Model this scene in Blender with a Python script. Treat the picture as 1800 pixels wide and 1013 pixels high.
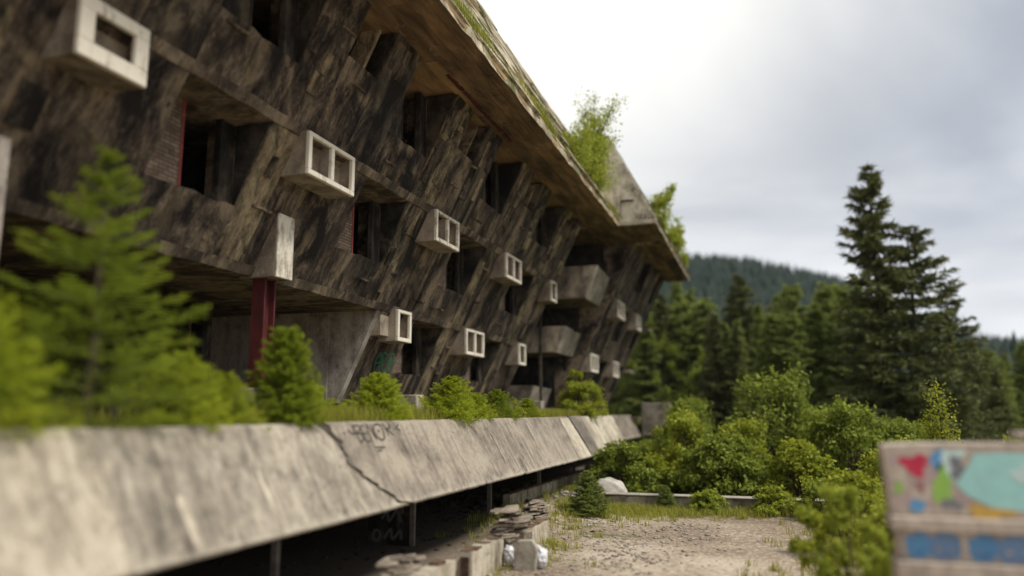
import bpy, math, random
import numpy as np
from mathutils import Matrix, Vector

for o in list(bpy.data.objects):
    bpy.data.objects.remove(o)
scene = bpy.context.scene
COL = scene.collection
RNG = np.random.default_rng(7)
random.seed(7)
rad = math.radians

# ------------------------------------------------------------------ camera
YAW, PITCH = rad(18.025), rad(9.194)
cam_d = bpy.data.cameras.new('camera')
cam = bpy.data.objects.new('camera', cam_d)
COL.objects.link(cam)
fw = Vector((-math.sin(YAW) * math.cos(PITCH), math.cos(YAW) * math.cos(PITCH), math.sin(PITCH)))
cam.rotation_euler = fw.to_track_quat('-Z', 'Y').to_euler()
cam.location = (0, 0, 0)
cam_d.sensor_width = 36.0
cam_d.lens = 27.0
cam_d.clip_start = 0.1
cam_d.clip_end = 6000
cam_d.dof.use_dof = True
cam_d.dof.focus_distance = 21.0
cam_d.dof.aperture_fstop = 0.027 / 0.18
cam_d.dof.aperture_blades = 0
scene.camera = cam

# ------------------------------------------------------------------ world, sun, exposure
SUN_DIR = Vector((0.60, -0.14, 0.79)).normalized()       # towards the veiled sun
GLOW_DIR = Vector((-0.24, 0.74, 0.63)).normalized()     # thinnest part of the cloud deck
world = bpy.data.worlds.new('World')
scene.world = world
world.use_nodes = True
wt = world.node_tree
wt.nodes.clear()


def nd(nt, kind, **kw):
    n = nt.nodes.new(kind)
    for k, v in kw.items():
        if k.startswith('i_'):
            n.inputs[k[2:]].default_value = v
        else:
            setattr(n, k, v)
    return n


def math_n(nt, op, a, b=None, c=None, clamp=False):
    n = nt.nodes.new('ShaderNodeMath')
    n.operation = op
    n.use_clamp = clamp
    for i, v in enumerate((a, b, c)):
        if v is None:
            continue
        if isinstance(v, (int, float)):
            n.inputs[i].default_value = v
        else:
            nt.links.new(v, n.inputs[i])
    return n.outputs[0]


def mixc(nt, fac, a, b, blend='MIX'):
    n = nt.nodes.new('ShaderNodeMix')
    n.data_type = 'RGBA'
    n.blend_type = blend
    for i, v in ((0, fac), (6, a), (7, b)):
        if isinstance(v, (int, float)):
            n.inputs[i].default_value = v
        elif isinstance(v, (tuple, list)):
            n.inputs[i].default_value = (*v[:3], 1)
        else:
            nt.links.new(v, n.inputs[i])
    return n.outputs[2]


def ramp(nt, fac, stops, interp='LINEAR'):
    n = nt.nodes.new('ShaderNodeValToRGB')
    n.color_ramp.interpolation = interp
    els = n.color_ramp.elements
    while len(els) < len(stops):
        els.new(0.5)
    for e, (p, c) in zip(els, stops):
        e.position = p
        e.color = (c, c, c, 1) if isinstance(c, (int, float)) else (*c[:3], 1)
    nt.links.new(fac, n.inputs[0])
    return n.outputs[0]


def noise(nt, vec, scale=1.0, detail=5.0, rough=0.55, dist=0.0, out=0):
    n = nd(nt, 'ShaderNodeTexNoise')
    n.inputs['Scale'].default_value = scale
    n.inputs['Detail'].default_value = detail
    n.inputs['Roughness'].default_value = rough
    n.inputs['Distortion'].default_value = dist
    if vec is not None:
        nt.links.new(vec, n.inputs['Vector'])
    return n.outputs[out]


def mapping(nt, vec, scale=(1, 1, 1), rot=(0, 0, 0), loc=(0, 0, 0)):
    n = nd(nt, 'ShaderNodeMapping')
    n.inputs['Scale'].default_value = scale
    n.inputs['Rotation'].default_value = rot
    n.inputs['Location'].default_value = loc
    nt.links.new(vec, n.inputs['Vector'])
    return n.outputs[0]


sky = nd(wt, 'ShaderNodeTexSky', sky_type='NISHITA', sun_disc=False)
sky.sun_elevation = math.asin(SUN_DIR.z)
sky.sun_rotation = math.atan2(SUN_DIR.x, SUN_DIR.y)
sky.dust_density = 2.0
tc = nd(wt, 'ShaderNodeTexCoord')
gen = tc.outputs['Generated']
sep = nd(wt, 'ShaderNodeSeparateXYZ')
wt.links.new(gen, sep.inputs[0])
# flat cloud deck: direction divided by its height
zc = math_n(wt, 'ADD', math_n(wt, 'MAXIMUM', sep.outputs[2], 0.0), 0.30)
cu = math_n(wt, 'DIVIDE', sep.outputs[0], zc)
cv = math_n(wt, 'DIVIDE', sep.outputs[1], zc)
cmb = nd(wt, 'ShaderNodeCombineXYZ')
wt.links.new(cu, cmb.inputs[0]); wt.links.new(cv, cmb.inputs[1])
deck = mapping(wt, cmb.outputs[0], scale=(0.9, 0.9, 1.0), loc=(0.3, 0.55, 0))
n1 = noise(wt, deck, 1.1, 6, 0.48, 0.5)
dens = ramp(wt, n1, [(0.36, 0.0), (0.64, 1.0)], 'EASE')
cloud = mixc(wt, dens, (0.25, 0.275, 0.325), (0.60, 0.605, 0.62))
# glow where the veil is thin
vm = nd(wt, 'ShaderNodeVectorMath', operation='DOT_PRODUCT')
wt.links.new(gen, vm.inputs[0]); vm.inputs[1].default_value = GLOW_DIR
g1 = math_n(wt, 'POWER', math_n(wt, 'MAXIMUM', vm.outputs['Value'], 0.0), 14.0)
cloud = mixc(wt, math_n(wt, 'MULTIPLY', g1, 1.0, clamp=True), cloud, (1.0, 0.96, 0.86))
low = ramp(wt, sep.outputs[2], [(0.12, 1.0), (0.30, 0.0)], 'EASE')
nl = noise(wt, mapping(wt, gen, scale=(2.0, 2.0, 7.0), loc=(1.2, 0.4, 0)), 1.6, 5, 0.5, 0.3)
low = math_n(wt, 'MULTIPLY', low, ramp(wt, nl, [(0.36, 0.25), (0.62, 1.0)]))
cloud = mixc(wt, math_n(wt, 'MULTIPLY', low, 0.8), cloud, (0.66, 0.665, 0.675))
bgc = nd(wt, 'ShaderNodeBackground'); bgc.inputs[1].default_value = 1.0
wt.links.new(cloud, bgc.inputs[0])
bgs = nd(wt, 'ShaderNodeBackground'); bgs.inputs[1].default_value = 0.10
wt.links.new(sky.outputs[0], bgs.inputs[0])
ms = nd(wt, 'ShaderNodeMixShader'); ms.inputs[0].default_value = 0.92
wt.links.new(bgs.outputs[0], ms.inputs[1]); wt.links.new(bgc.outputs[0], ms.inputs[2])
wo = nd(wt, 'ShaderNodeOutputWorld')
wt.links.new(ms.outputs[0], wo.inputs[0])

sd = bpy.data.lights.new('sun', 'SUN')
sd.energy = 2.3
sd.angle = rad(12)
sd.color = (1.0, 0.95, 0.86)
sun = bpy.data.objects.new('sun', sd)
COL.objects.link(sun)
sun.rotation_euler = SUN_DIR.to_track_quat('Z', 'Y').to_euler()
sun.location = (0, 0, 60)

vs = scene.view_settings
vs.view_transform = 'Standard'
vs.look = 'None'
vs.exposure = 0.65
vs.gamma = 1.0
vs.use_curve_mapping = False
scene.cycles.max_bounces = 6
scene.cycles.diffuse_bounces = 3
scene.cycles.glossy_bounces = 2
scene.cycles.transmission_bounces = 3
scene.cycles.transparent_max_bounces = 4
scene.cycles.volume_bounces = 0

# ------------------------------------------------------------------ materials
LEAN = rad(25.5)
TL = math.tan(LEAN)


def new_mat(name):
    m = bpy.data.materials.new(name)
    m.use_nodes = True
    nt = m.node_tree
    nt.nodes.clear()
    out = nd(nt, 'ShaderNodeOutputMaterial')
    b = nd(nt, 'ShaderNodeBsdfPrincipled')
    b.inputs['Specular IOR Level'].default_value = 0.25
    nt.links.new(b.outputs[0], out.inputs[0])
    return m, nt, b, out


def setp(nt, b, color=None, rough=None, bump=None, strength=0.5, dist=0.02):
    if color is not None:
        if isinstance(color, tuple):
            b.inputs['Base Color'].default_value = (*color, 1)
        else:
            nt.links.new(color, b.inputs['Base Color'])
    if rough is not None:
        if isinstance(rough, (int, float)):
            b.inputs['Roughness'].default_value = rough
        else:
            nt.links.new(rough, b.inputs['Roughness'])
    if bump is not None:
        bn = nd(nt, 'ShaderNodeBump')
        bn.inputs['Strength'].default_value = strength
        bn.inputs['Distance'].default_value = dist
        nt.links.new(bump, bn.inputs['Height'])
        nt.links.new(bn.outputs[0], b.inputs['Normal'])


def position(nt):
    return nd(nt, 'ShaderNodeNewGeometry').outputs['Position']


def obj_rand(nt):
    return nd(nt, 'ShaderNodeObjectInfo').outputs['Random']


def mat_charred(name, dark=(0.0135, 0.0108, 0.0095), mid=(0.078, 0.060, 0.046), light=(0.215, 0.168, 0.118),
                ochre=(0.24, 0.175, 0.08), ochre_amt=0.6, peel_amt=0.8, tilt=LEAN, seed=0.0, board=False):
    """Fire-blackened board-marked concrete: streaks run down the slope of the wall."""
    m, nt, b, out = new_mat(name)
    p = position(nt)
    rnd = obj_rand(nt)
    off = nd(nt, 'ShaderNodeCombineXYZ')
    nt.links.new(math_n(nt, 'MULTIPLY', rnd, 13.0), off.inputs[0])
    nt.links.new(math_n(nt, 'MULTIPLY', rnd, 7.0), off.inputs[2])
    va = nd(nt, 'ShaderNodeVectorMath', operation='ADD')
    q0 = mapping(nt, p, rot=(0, -tilt, 0), loc=(seed, seed * 1.7, 0))
    nt.links.new(q0, va.inputs[0]); nt.links.new(off.outputs[0], va.inputs[1])
    q = va.outputs[0]
    streak = noise(nt, mapping(nt, q, scale=(2.5, 4.2, 1.5)), 1.0, 10, 0.72, 0.8)
    patch = noise(nt, mapping(nt, q, scale=(0.9, 1.15, 0.75)), 1.0, 8, 0.62, 0.9)
    band = noise(nt, mapping(nt, q, scale=(0.6, 1.6, 0.22), loc=(3, 1, 8)), 1.0, 6, 0.6, 0.6)
    fine = noise(nt, mapping(nt, q, scale=(20, 30, 14)), 1.0, 6, 0.65)
    flake = noise(nt, mapping(nt, q, scale=(7, 15, 4.5)), 1.0, 9, 0.75, 1.0)
    tone = math_n(nt, 'ADD', math_n(nt, 'MULTIPLY', streak, 0.45), math_n(nt, 'MULTIPLY', patch, 0.75))
    tone = math_n(nt, 'ADD', tone, math_n(nt, 'MULTIPLY', math_n(nt, 'SUBTRACT', band, 0.5), 0.35))
    tone = math_n(nt, 'ADD', tone, math_n(nt, 'MULTIPLY', math_n(nt, 'SUBTRACT', fine, 0.5), 0.18))
    c = ramp(nt, tone, [(0.50, dark), (0.60, mid), (0.71, light), (0.83, tuple(min(1, v * 1.4) for v in light))])
    oc = ramp(nt, math_n(nt, 'ADD', math_n(nt, 'MULTIPLY', band, 0.5), math_n(nt, 'MULTIPLY', noise(nt, mapping(nt, q, scale=(0.8, 1.9, 0.9), loc=(4, 9, 2)), 1.0, 8, 0.7, 0.8), 0.5)),
              [(0.51, 0.0), (0.60, 1.0)])
    oc = math_n(nt, 'MULTIPLY', oc, ramp(nt, tone, [(0.54, 0.0), (0.66, 1.0)]))
    c = mixc(nt, math_n(nt, 'MULTIPLY', oc, ochre_amt), c, ochre)
    pk = ramp(nt, math_n(nt, 'ADD', math_n(nt, 'MULTIPLY', flake, 0.75), math_n(nt, 'MULTIPLY', band, 0.35)),
              [(0.572, 0.0), (0.612, 1.0)])
    pk = math_n(nt, 'MULTIPLY', pk, ramp(nt, patch, [(0.40, 0.05), (0.58, 1.0)]))
    c = mixc(nt, math_n(nt, 'MULTIPLY', pk, peel_amt), c, tuple(min(1, v * 1.55) for v in light))
    soot = ramp(nt, noise(nt, mapping(nt, q, scale=(0.7, 0.8, 0.45), loc=(6, 2, 5)), 1.0, 7, 0.6, 0.8), [(0.50, 0.0), (0.60, 1.0)])
    c = mixc(nt, math_n(nt, 'MULTIPLY', soot, 0.6), c, dark)
    holes = ramp(nt, noise(nt, mapping(nt, q, scale=(3, 4.2, 3.0), loc=(1, 2, 3)), 1.0, 3, 0.5), [(0.26, 1.0), (0.29, 0.0)])
    c = mixc(nt, math_n(nt, 'MULTIPLY', holes, 0.8), c, (0.008, 0.007, 0.006))
    h = math_n(nt, 'ADD', math_n(nt, 'MULTIPLY', streak, 0.8), math_n(nt, 'MULTIPLY', fine, 0.25))
    h = math_n(nt, 'ADD', h, math_n(nt, 'MULTIPLY', pk, 0.12))
    h = math_n(nt, 'SUBTRACT', h, math_n(nt, 'MULTIPLY', holes, 0.5))
    if board:
        sy = nd(nt, 'ShaderNodeSeparateXYZ'); nt.links.new(q, sy.inputs[0])
        fr = math_n(nt, 'FRACT', math_n(nt, 'MULTIPLY', sy.outputs[1], 4.3))
        ln = math_n(nt, 'LESS_THAN', fr, 0.07)
        h = math_n(nt, 'SUBTRACT', h, math_n(nt, 'MULTIPLY', ln, 0.3))
        c = mixc(nt, math_n(nt, 'MULTIPLY', ln, 0.35), c, dark)
    setp(nt, b, c, 0.9, h, 0.9, 0.07)
    return m


M = {}
M['charred'] = mat_charred('charred_concrete')
M['charred_dark'] = mat_charred('charred_dark_concrete', mid=(0.055, 0.045, 0.036), light=(0.16, 0.13, 0.095), ochre_amt=0.25, peel_amt=0.5, seed=5.0)
M['charred_ochre'] = mat_charred('ochre_weathered_boards', dark=(0.020, 0.016, 0.012), mid=(0.15, 0.118, 0.076),
                                 light=(0.34, 0.275, 0.175), ochre_amt=0.6, peel_amt=0.6, seed=9.0)
M['slab'] = mat_charred('slab_edge_concrete', dark=(0.05, 0.04, 0.032), mid=(0.15, 0.115, 0.082), light=(0.30, 0.24, 0.17),
                        ochre_amt=0.35, peel_amt=0.5, tilt=0.0, seed=14.0, board=False)
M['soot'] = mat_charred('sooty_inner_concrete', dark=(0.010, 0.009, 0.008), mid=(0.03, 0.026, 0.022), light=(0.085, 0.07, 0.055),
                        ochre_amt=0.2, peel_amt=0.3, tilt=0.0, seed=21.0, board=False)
M['bal'] = mat_charred('balcony_concrete', dark=(0.10, 0.085, 0.068), mid=(0.22, 0.185, 0.145), light=(0.36, 0.305, 0.23),
                       ochre_amt=0.2, peel_amt=0.35, tilt=LEAN, seed=31.0, board=False)


def mat_soffit():
    m, nt, b, out = new_mat('scorched_brown_soffit')
    p = position(nt)
    rnd = obj_rand(nt)
    a = noise(nt, mapping(nt, p, scale=(3.0, 0.55, 1)), 1.0, 7, 0.62, 0.4)
    pt = noise(nt, mapping(nt, p, scale=(0.9, 0.45, 1), loc=(3, 1, 0)), 1.0, 5, 0.6, 0.3)
    tone = math_n(nt, 'ADD', math_n(nt, 'MULTIPLY', a, 0.6), math_n(nt, 'MULTIPLY', pt, 0.4))
    tone = math_n(nt, 'ADD', tone, math_n(nt, 'MULTIPLY', math_n(nt, 'SUBTRACT', rnd, 0.5), 0.16))
    c = ramp(nt, tone, [(0.36, (0.065, 0.042, 0.026)), (0.50, (0.19, 0.12, 0.065)), (0.62, (0.33, 0.21, 0.10)), (0.75, (0.44, 0.30, 0.14))])
    # pale hairline flakes
    v = nd(nt, 'ShaderNodeTexVoronoi', feature='DISTANCE_TO_EDGE')
    v.inputs['Scale'].default_value = 1.0
    nt.links.new(mapping(nt, p, scale=(5.0, 1.3, 1), rot=(0, 0, 0.5)), v.inputs['Vector'])
    ln = math_n(nt, 'LESS_THAN', v.outputs['Distance'], 0.018)
    msk = ramp(nt, noise(nt, mapping(nt, p, scale=(1.3, 0.9, 1), loc=(7, 2, 0)), 1.0, 3, 0.5), [(0.5, 0.0), (0.6, 1.0)])
    k = math_n(nt, 'MULTIPLY', ln, msk)
    c = mixc(nt, math_n(nt, 'MULTIPLY', k, 0.6), c, (0.32, 0.25, 0.18))
    h = math_n(nt, 'ADD', a, math_n(nt, 'MULTIPLY', k, 0.3))
    setp(nt, b, c, 0.85, h, 0.5, 0.03)
    return m


M['soffit'] = mat_soffit()


def mat_light_concrete(name, base=(0.275, 0.24, 0.19), dark=(0.115, 0.10, 0.08), pale=(0.47, 0.415, 0.33), tilt=-rad(28.7), streak_y=5.0,
                       speck=0.5, moss=0.0, seed=0.0, contrast=1.0, spall=False, streak_x=1.0):
    m, nt, b, out = new_mat(name)
    p = position(nt)
    rnd = obj_rand(nt)
    q = mapping(nt, p, rot=(0, -tilt, 0), loc=(seed, seed * 2.1, seed))
    streak = noise(nt, mapping(nt, q, scale=(streak_x, streak_y, 0.45)), 1.0, 7, 0.6, 0.25)
    patch = noise(nt, mapping(nt, q, scale=(0.7, 0.55, 0.9)), 1.0, 6, 0.6, 0.5)
    fine = noise(nt, mapping(nt, q, scale=(22, 26, 22)), 1.0, 4, 0.65)
    mid = noise(nt, mapping(nt, q, scale=(5, 7, 4)), 1.0, 6, 0.65)
    t = math_n(nt, 'ADD', math_n(nt, 'MULTIPLY', streak, 0.38 * contrast), math_n(nt, 'MULTIPLY', patch, 0.52 * contrast))
    t = math_n(nt, 'ADD', t, math_n(nt, 'MULTIPLY', mid, 0.3))
    t = math_n(nt, 'ADD', t, math_n(nt, 'MULTIPLY', math_n(nt, 'SUBTRACT', rnd, 0.5), 0.08))
    c0 = 0.6 - 0.45 * (1 - contrast)
    c = ramp(nt, t, [(c0 - 0.12, dark), (c0 - 0.01, base), (c0 + 0.10, pale)])
    # white salt runs down the face
    run = ramp(nt, noise(nt, mapping(nt, q, scale=(0.6, 5.0, 0.16), loc=(2, 5, 1)), 1.0, 3, 0.45, 0.15), [(0.665, 0.0), (0.70, 1.0)])
    c = mixc(nt, math_n(nt, 'MULTIPLY', run, 0.5), c, (0.56, 0.51, 0.41))
    dash = noise(nt, mapping(nt, q, scale=(9, 20, 7)), 1.0, 6, 0.7, 0.4)
    c = mixc(nt, math_n(nt, 'MULTIPLY', ramp(nt, dash, [(0.56, 0.0), (0.63, 1.0)]), 0.45), c, tuple(min(1, v * 1.15) for v in pale))
    c = mixc(nt, math_n(nt, 'MULTIPLY', ramp(nt, dash, [(0.36, 1.0), (0.43, 0.0)]), 0.5), c, tuple(v * 0.75 for v in dark))
    sp = ramp(nt, fine, [(0.36, 1.0), (0.46, 0.0)])
    c = mixc(nt, math_n(nt, 'MULTIPLY', sp, speck), c, tuple(v * 0.45 for v in base))
    # hairline cracks
    v = nd(nt, 'ShaderNodeTexVoronoi', feature='DISTANCE_TO_EDGE')
    v.inputs['Scale'].default_value = 1.0
    wob = nd(nt, 'ShaderNodeVectorMath', operation='ADD')
    nt.links.new(mapping(nt, q, scale=(0.8, 0.5, 0.8)), wob.inputs[0])
    nz = nd(nt, 'ShaderNodeVectorMath', operation='SCALE'); nz.inputs['Scale'].default_value = 0.35
    nt.links.new(noise(nt, mapping(nt, q, scale=(2.5, 2.5, 2.5)), 1.0, 5, 0.6, 0, 1), nz.inputs[0])
    nt.links.new(nz.outputs[0], wob.inputs[1])
    nt.links.new(wob.outputs[0], v.inputs['Vector'])
    ck = math_n(nt, 'MULTIPLY', math_n(nt, 'LESS_THAN', v.outputs['Distance'], 0.0035), ramp(nt, noise(nt, mapping(nt, q, scale=(0.5, 0.4, 0.5), loc=(8, 8, 1)), 1.0, 2, 0.5), [(0.5, 0.0), (0.56, 1.0)]))
    c = mixc(nt, math_n(nt, 'MULTIPLY', ck, 0.7), c, (0.07, 0.06, 0.045))
    if spall:
        sz = nd(nt, 'ShaderNodeSeparateXYZ'); nt.links.new(p, sz.inputs[0])
        low = math_n(nt, 'MULTIPLY_ADD', sz.outputs[2], -3.2, -4.45)
        k = math_n(nt, 'ADD', math_n(nt, 'MULTIPLY', low, 0.55), math_n(nt, 'MULTIPLY', mid, 0.8))
        c = mixc(nt, math_n(nt, 'MULTIPLY', ramp(nt, k, [(0.62, 0.0), (0.80, 1.0)]), 0.5), c, (0.50, 0.45, 0.36))
    if moss > 0:
        mo = ramp(nt, noise(nt, mapping(nt, p, scale=(1.5, 0.9, 1.5), loc=(9, 3, 5)), 1.0, 7, 0.65, 0.3), [(0.50, 0.0), (0.60, 1.0)])
        mo = math_n(nt, 'MULTIPLY', mo, moss)
        c = mixc(nt, mo, c, (0.10, 0.115, 0.022))
    h = math_n(nt, 'ADD', math_n(nt, 'MULTIPLY', fine, 0.35), math_n(nt, 'MULTIPLY', mid, 0.5))
    h = math_n(nt, 'ADD', h, math_n(nt, 'MULTIPLY', streak, 0.3))
    h = math_n(nt, 'SUBTRACT', h, math_n(nt, 'MULTIPLY', ck, 0.5))
    setp(nt, b, c, 0.9, h, 0.6, 0.03)
    return m


M['parapet'] = mat_light_concrete('weathered_beige_concrete', spall=True)
M['parapet_grey'] = mat_light_concrete('stained_grey_concrete', base=(0.235, 0.20, 0.16), dark=(0.105, 0.09, 0.075), pale=(0.37, 0.32, 0.25), seed=3.0, spall=True)
M['parapet_pale'] = mat_light_concrete('pale_cream_concrete', base=(0.42, 0.365, 0.28), dark=(0.22, 0.19, 0.145), pale=(0.62, 0.56, 0.44), seed=6.0, speck=0.25)
M['roofing'] = mat_light_concrete('mossy_weathered_roof', base=(0.33, 0.28, 0.20), dark=(0.09, 0.075, 0.05), pale=(0.62, 0.54, 0.40), tilt=rad(27), seed=8.0,
                                  streak_y=2.0, moss=0.75, contrast=1.0)
M['gable'] = mat_light_concrete('streaked_gable_concrete', base=(0.37, 0.33, 0.265), dark=(0.10, 0.085, 0.065), pale=(0.58, 0.53, 0.43), tilt=rad(0), seed=11.0, streak_y=1.0, moss=0.3, contrast=1.5, streak_x=4.0)
M['plaster'] = mat_light_concrete('grey_peeling_plaster', base=(0.36, 0.315, 0.27), dark=(0.19, 0.165, 0.14), pale=(0.48, 0.43, 0.375), tilt=0, seed=4.0, speck=0.35, contrast=1.4, streak_y=2.0, streak_x=2.5)
M['lowwall'] = mat_light_concrete('stained_low_wall_concrete', base=(0.36, 0.315, 0.235), dark=(0.12, 0.095, 0.07), pale=(0.56, 0.50, 0.40), tilt=0, seed=13.0, streak_y=5.0)
M['block'] = mat_light_concrete('grey_block_concrete', base=(0.33, 0.30, 0.25), dark=(0.17, 0.15, 0.12), pale=(0.5, 0.46, 0.38), tilt=0, seed=17.0)
M['gwall'] = mat_light_concrete('tan_concrete', base=(0.50, 0.42, 0.345), dark=(0.34, 0.285, 0.235), pale=(0.62, 0.53, 0.44), tilt=0, seed=19.0, contrast=0.9, streak_x=4.0)


def mat_simple(name, c1, c2, scale=4.0, rough=0.7, bump=0.3, stretch=(1, 1, 1), dist=0.02, lo=0.35, hi=0.65, spec=None):
    m, nt, b, out = new_mat(name)
    p = position(nt)
    n = noise(nt, mapping(nt, p, scale=stretch), scale, 7, 0.62, 0.3)
    n2 = noise(nt, p, scale * 7, 4, 0.6)
    t = math_n(nt, 'ADD', math_n(nt, 'MULTIPLY', n, 0.75), math_n(nt, 'MULTIPLY', n2, 0.25))
    t = math_n(nt, 'ADD', t, math_n(nt, 'MULTIPLY', math_n(nt, 'SUBTRACT', obj_rand(nt), 0.5), 0.15))
    setp(nt, b, ramp(nt, t, [(lo, c1), (hi, c2)]), rough, t, bump, dist)
    if spec is not None:
        b.inputs['Specular IOR Level'].default_value = spec
    return m


M['white'] = mat_simple('chalky_white_frame_paint', (0.30, 0.26, 0.20), (0.74, 0.69, 0.58), 2.5, 0.8, 0.4, (1, 3.0, 0.8), lo=0.34, hi=0.52)
M['boxside'] = mat_simple('dirty_box_concrete', (0.13, 0.10, 0.075), (0.40, 0.335, 0.26), 2.2, 0.85, 0.4, (1, 1, 0.7))
M['red'] = mat_simple('dark_red_steel_paint', (0.04, 0.010, 0.010), (0.105, 0.022, 0.021), 3.0, 0.6, 0.2, (1, 1, 0.4))
M['redbright'] = mat_simple('flaking_red_paint', (0.16, 0.03, 0.025), (0.40, 0.07, 0.055), 5.0, 0.6, 0.2)
M['post'] = mat_simple('grey_steel_post', (0.10, 0.09, 0.08), (0.26, 0.235, 0.205), 4.0, 0.7, 0.2)
M['rock'] = mat_simple('slate_rubble', (0.085, 0.068, 0.052), (0.36, 0.30, 0.23), 3.0, 0.9, 0.6, (1, 1, 3))
M['boulder'] = mat_simple('pale_boulder', (0.36, 0.33, 0.28), (0.66, 0.62, 0.54), 2.5, 0.9, 0.5)
M['bag'] = mat_simple('white_plastic_sack', (0.55, 0.55, 0.58), (0.82, 0.82, 0.84), 3.0, 0.4, 0.5, (1, 1, 1), 0.05, spec=0.5)
M['soil'] = mat_simple('terrace_soil', (0.05, 0.038, 0.022), (0.17, 0.14, 0.07), 3.0, 0.95, 0.8)
M['gravel'] = mat_simple('pale_gravel_stone', (0.24, 0.20, 0.16), (0.56, 0.51, 0.44), 1.3, 0.9, 0.4)
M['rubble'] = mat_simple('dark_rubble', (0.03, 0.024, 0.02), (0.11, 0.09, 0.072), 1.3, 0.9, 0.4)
M['bark'] = mat_simple('brown_bark', (0.035, 0.025, 0.018), (0.12, 0.09, 0.06), 6.0, 0.9, 0.7, (1, 1, 0.3))
M['rust'] = mat_simple('rust_brown_rubble', (0.055, 0.032, 0.022), (0.20, 0.13, 0.085), 5.0, 0.9, 0.6)


def paint(name, c, var=0.8):
    return mat_simple(name, tuple(v * var for v in c), c, 5.0, 0.75, 0.15, lo=0.3, hi=0.7)


def mat_brick():
    m, nt, b, out = new_mat('sooty_brick')
    p = position(nt)
    s = nd(nt, 'ShaderNodeSeparateXYZ'); nt.links.new(p, s.inputs[0])
    cb = nd(nt, 'ShaderNodeCombineXYZ'); nt.links.new(s.outputs[1], cb.inputs[0]); nt.links.new(s.outputs[2], cb.inputs[1])
    br = nd(nt, 'ShaderNodeTexBrick')
    nt.links.new(cb.outputs[0], br.inputs['Vector'])
    br.inputs['Color1'].default_value = (0.20, 0.13, 0.09, 1)
    br.inputs['Color2'].default_value = (0.30, 0.225, 0.165, 1)
    br.inputs['Mortar'].default_value = (0.07, 0.06, 0.05, 1)
    br.inputs['Scale'].default_value = 1.0
    br.inputs['Brick Width'].default_value = 0.24
    br.inputs['Row Height'].default_value = 0.085
    br.inputs['Mortar Size'].default_value = 0.009
    n = noise(nt, p, 2.2, 6, 0.6)
    c = mixc(nt, ramp(nt, n, [(0.4, 0.5), (0.65, 0.0)]), br.outputs['Color'], (0.022, 0.018, 0.015))
    setp(nt, b, c, 0.9, math_n(nt, 'SUBTRACT', 1.0, br.outputs['Fac']), 0.8, 0.02)
    return m


M['brick'] = mat_brick()


def mat_leaf(name, c_old, c_new, c_var, transl=0.35, scale=1.3, tip=True):
    m = bpy.data.materials.new(name)
    m.use_nodes = True
    nt = m.node_tree
    nt.nodes.clear()
    out = nd(nt, 'ShaderNodeOutputMaterial')
    p = position(nt)
    n = noise(nt, p, scale, 4, 0.6)
    n2 = noise(nt, p, scale * 9, 2, 0.5)
    t = math_n(nt, 'ADD', math_n(nt, 'MULTIPLY', n, 0.6), math_n(nt, 'MULTIPLY', n2, 0.4))
    t = math_n(nt, 'ADD', t, math_n(nt, 'MULTIPLY', math_n(nt, 'SUBTRACT', obj_rand(nt), 0.5), 0.25))
    c = mixc(nt, ramp(nt, t, [(0.36, 0.0), (0.64, 1.0)]), c_old, c_var)
    if tip:
        at = nd(nt, 'ShaderNodeAttribute', attribute_name='growth')
        c = mixc(nt, at.outputs['Fac'], c, c_new)
    b = nd(nt, 'ShaderNodeBsdfPrincipled')
    b.inputs['Roughness'].default_value = 0.6
    b.inputs['Specular IOR Level'].default_value = 0.25
    nt.links.new(c, b.inputs['Base Color'])
    tr = nd(nt, 'ShaderNodeBsdfTranslucent')
    nt.links.new(mixc(nt, 0.5, c, c_new), tr.inputs['Color'])
    mx = nd(nt, 'ShaderNodeMixShader'); mx.inputs[0].default_value = transl
    nt.links.new(b.outputs[0], mx.inputs[1]); nt.links.new(tr.outputs[0], mx.inputs[2])
    nt.links.new(mx.outputs[0], out.inputs[0])
    return m


M['spruce'] = mat_leaf('young_spruce_needles', (0.10, 0.155, 0.016), (0.43, 0.50, 0.04), (0.20, 0.27, 0.026), 0.45)
M['spruce_y'] = mat_leaf('yellow_green_spruce_needles', (0.16, 0.22, 0.018), (0.56, 0.62, 0.045), (0.33, 0.40, 0.03), 0.45)
M['spruce_d'] = mat_leaf('dark_spruce_needles', (0.046, 0.060, 0.024), (0.18, 0.19, 0.055), (0.105, 0.122, 0.038), 0.15, 0.35)
M['spruce_m'] = mat_leaf('forest_spruce_needles', (0.10, 0.135, 0.036), (0.32, 0.37, 0.08), (0.20, 0.245, 0.058), 0.35, 0.3)
M['far'] = mat_leaf('far_forest_needles', (0.006, 0.017, 0.011), (0.02, 0.035, 0.015), (0.013, 0.028, 0.016), 0.05, 0.05, tip=False)
M['leaf'] = mat_leaf('bush_leaves', (0.14, 0.18, 0.020), (0.42, 0.45, 0.04), (0.26, 0.30, 0.03), 0.45, 1.0)
M['leaf_m'] = mat_leaf('thicket_leaves', (0.105, 0.145, 0.022), (0.32, 0.37, 0.045), (0.20, 0.25, 0.034), 0.4, 0.5)
M['leaf_y'] = mat_leaf('birch_leaves', (0.19, 0.25, 0.03), (0.46, 0.50, 0.06), (0.31, 0.37, 0.045), 0.45, 1.0)
M['grass'] = mat_leaf('grass_blades', (0.16, 0.19, 0.018), (0.44, 0.42, 0.08), (0.32, 0.32, 0.04), 0.4, 0.8)


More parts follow.
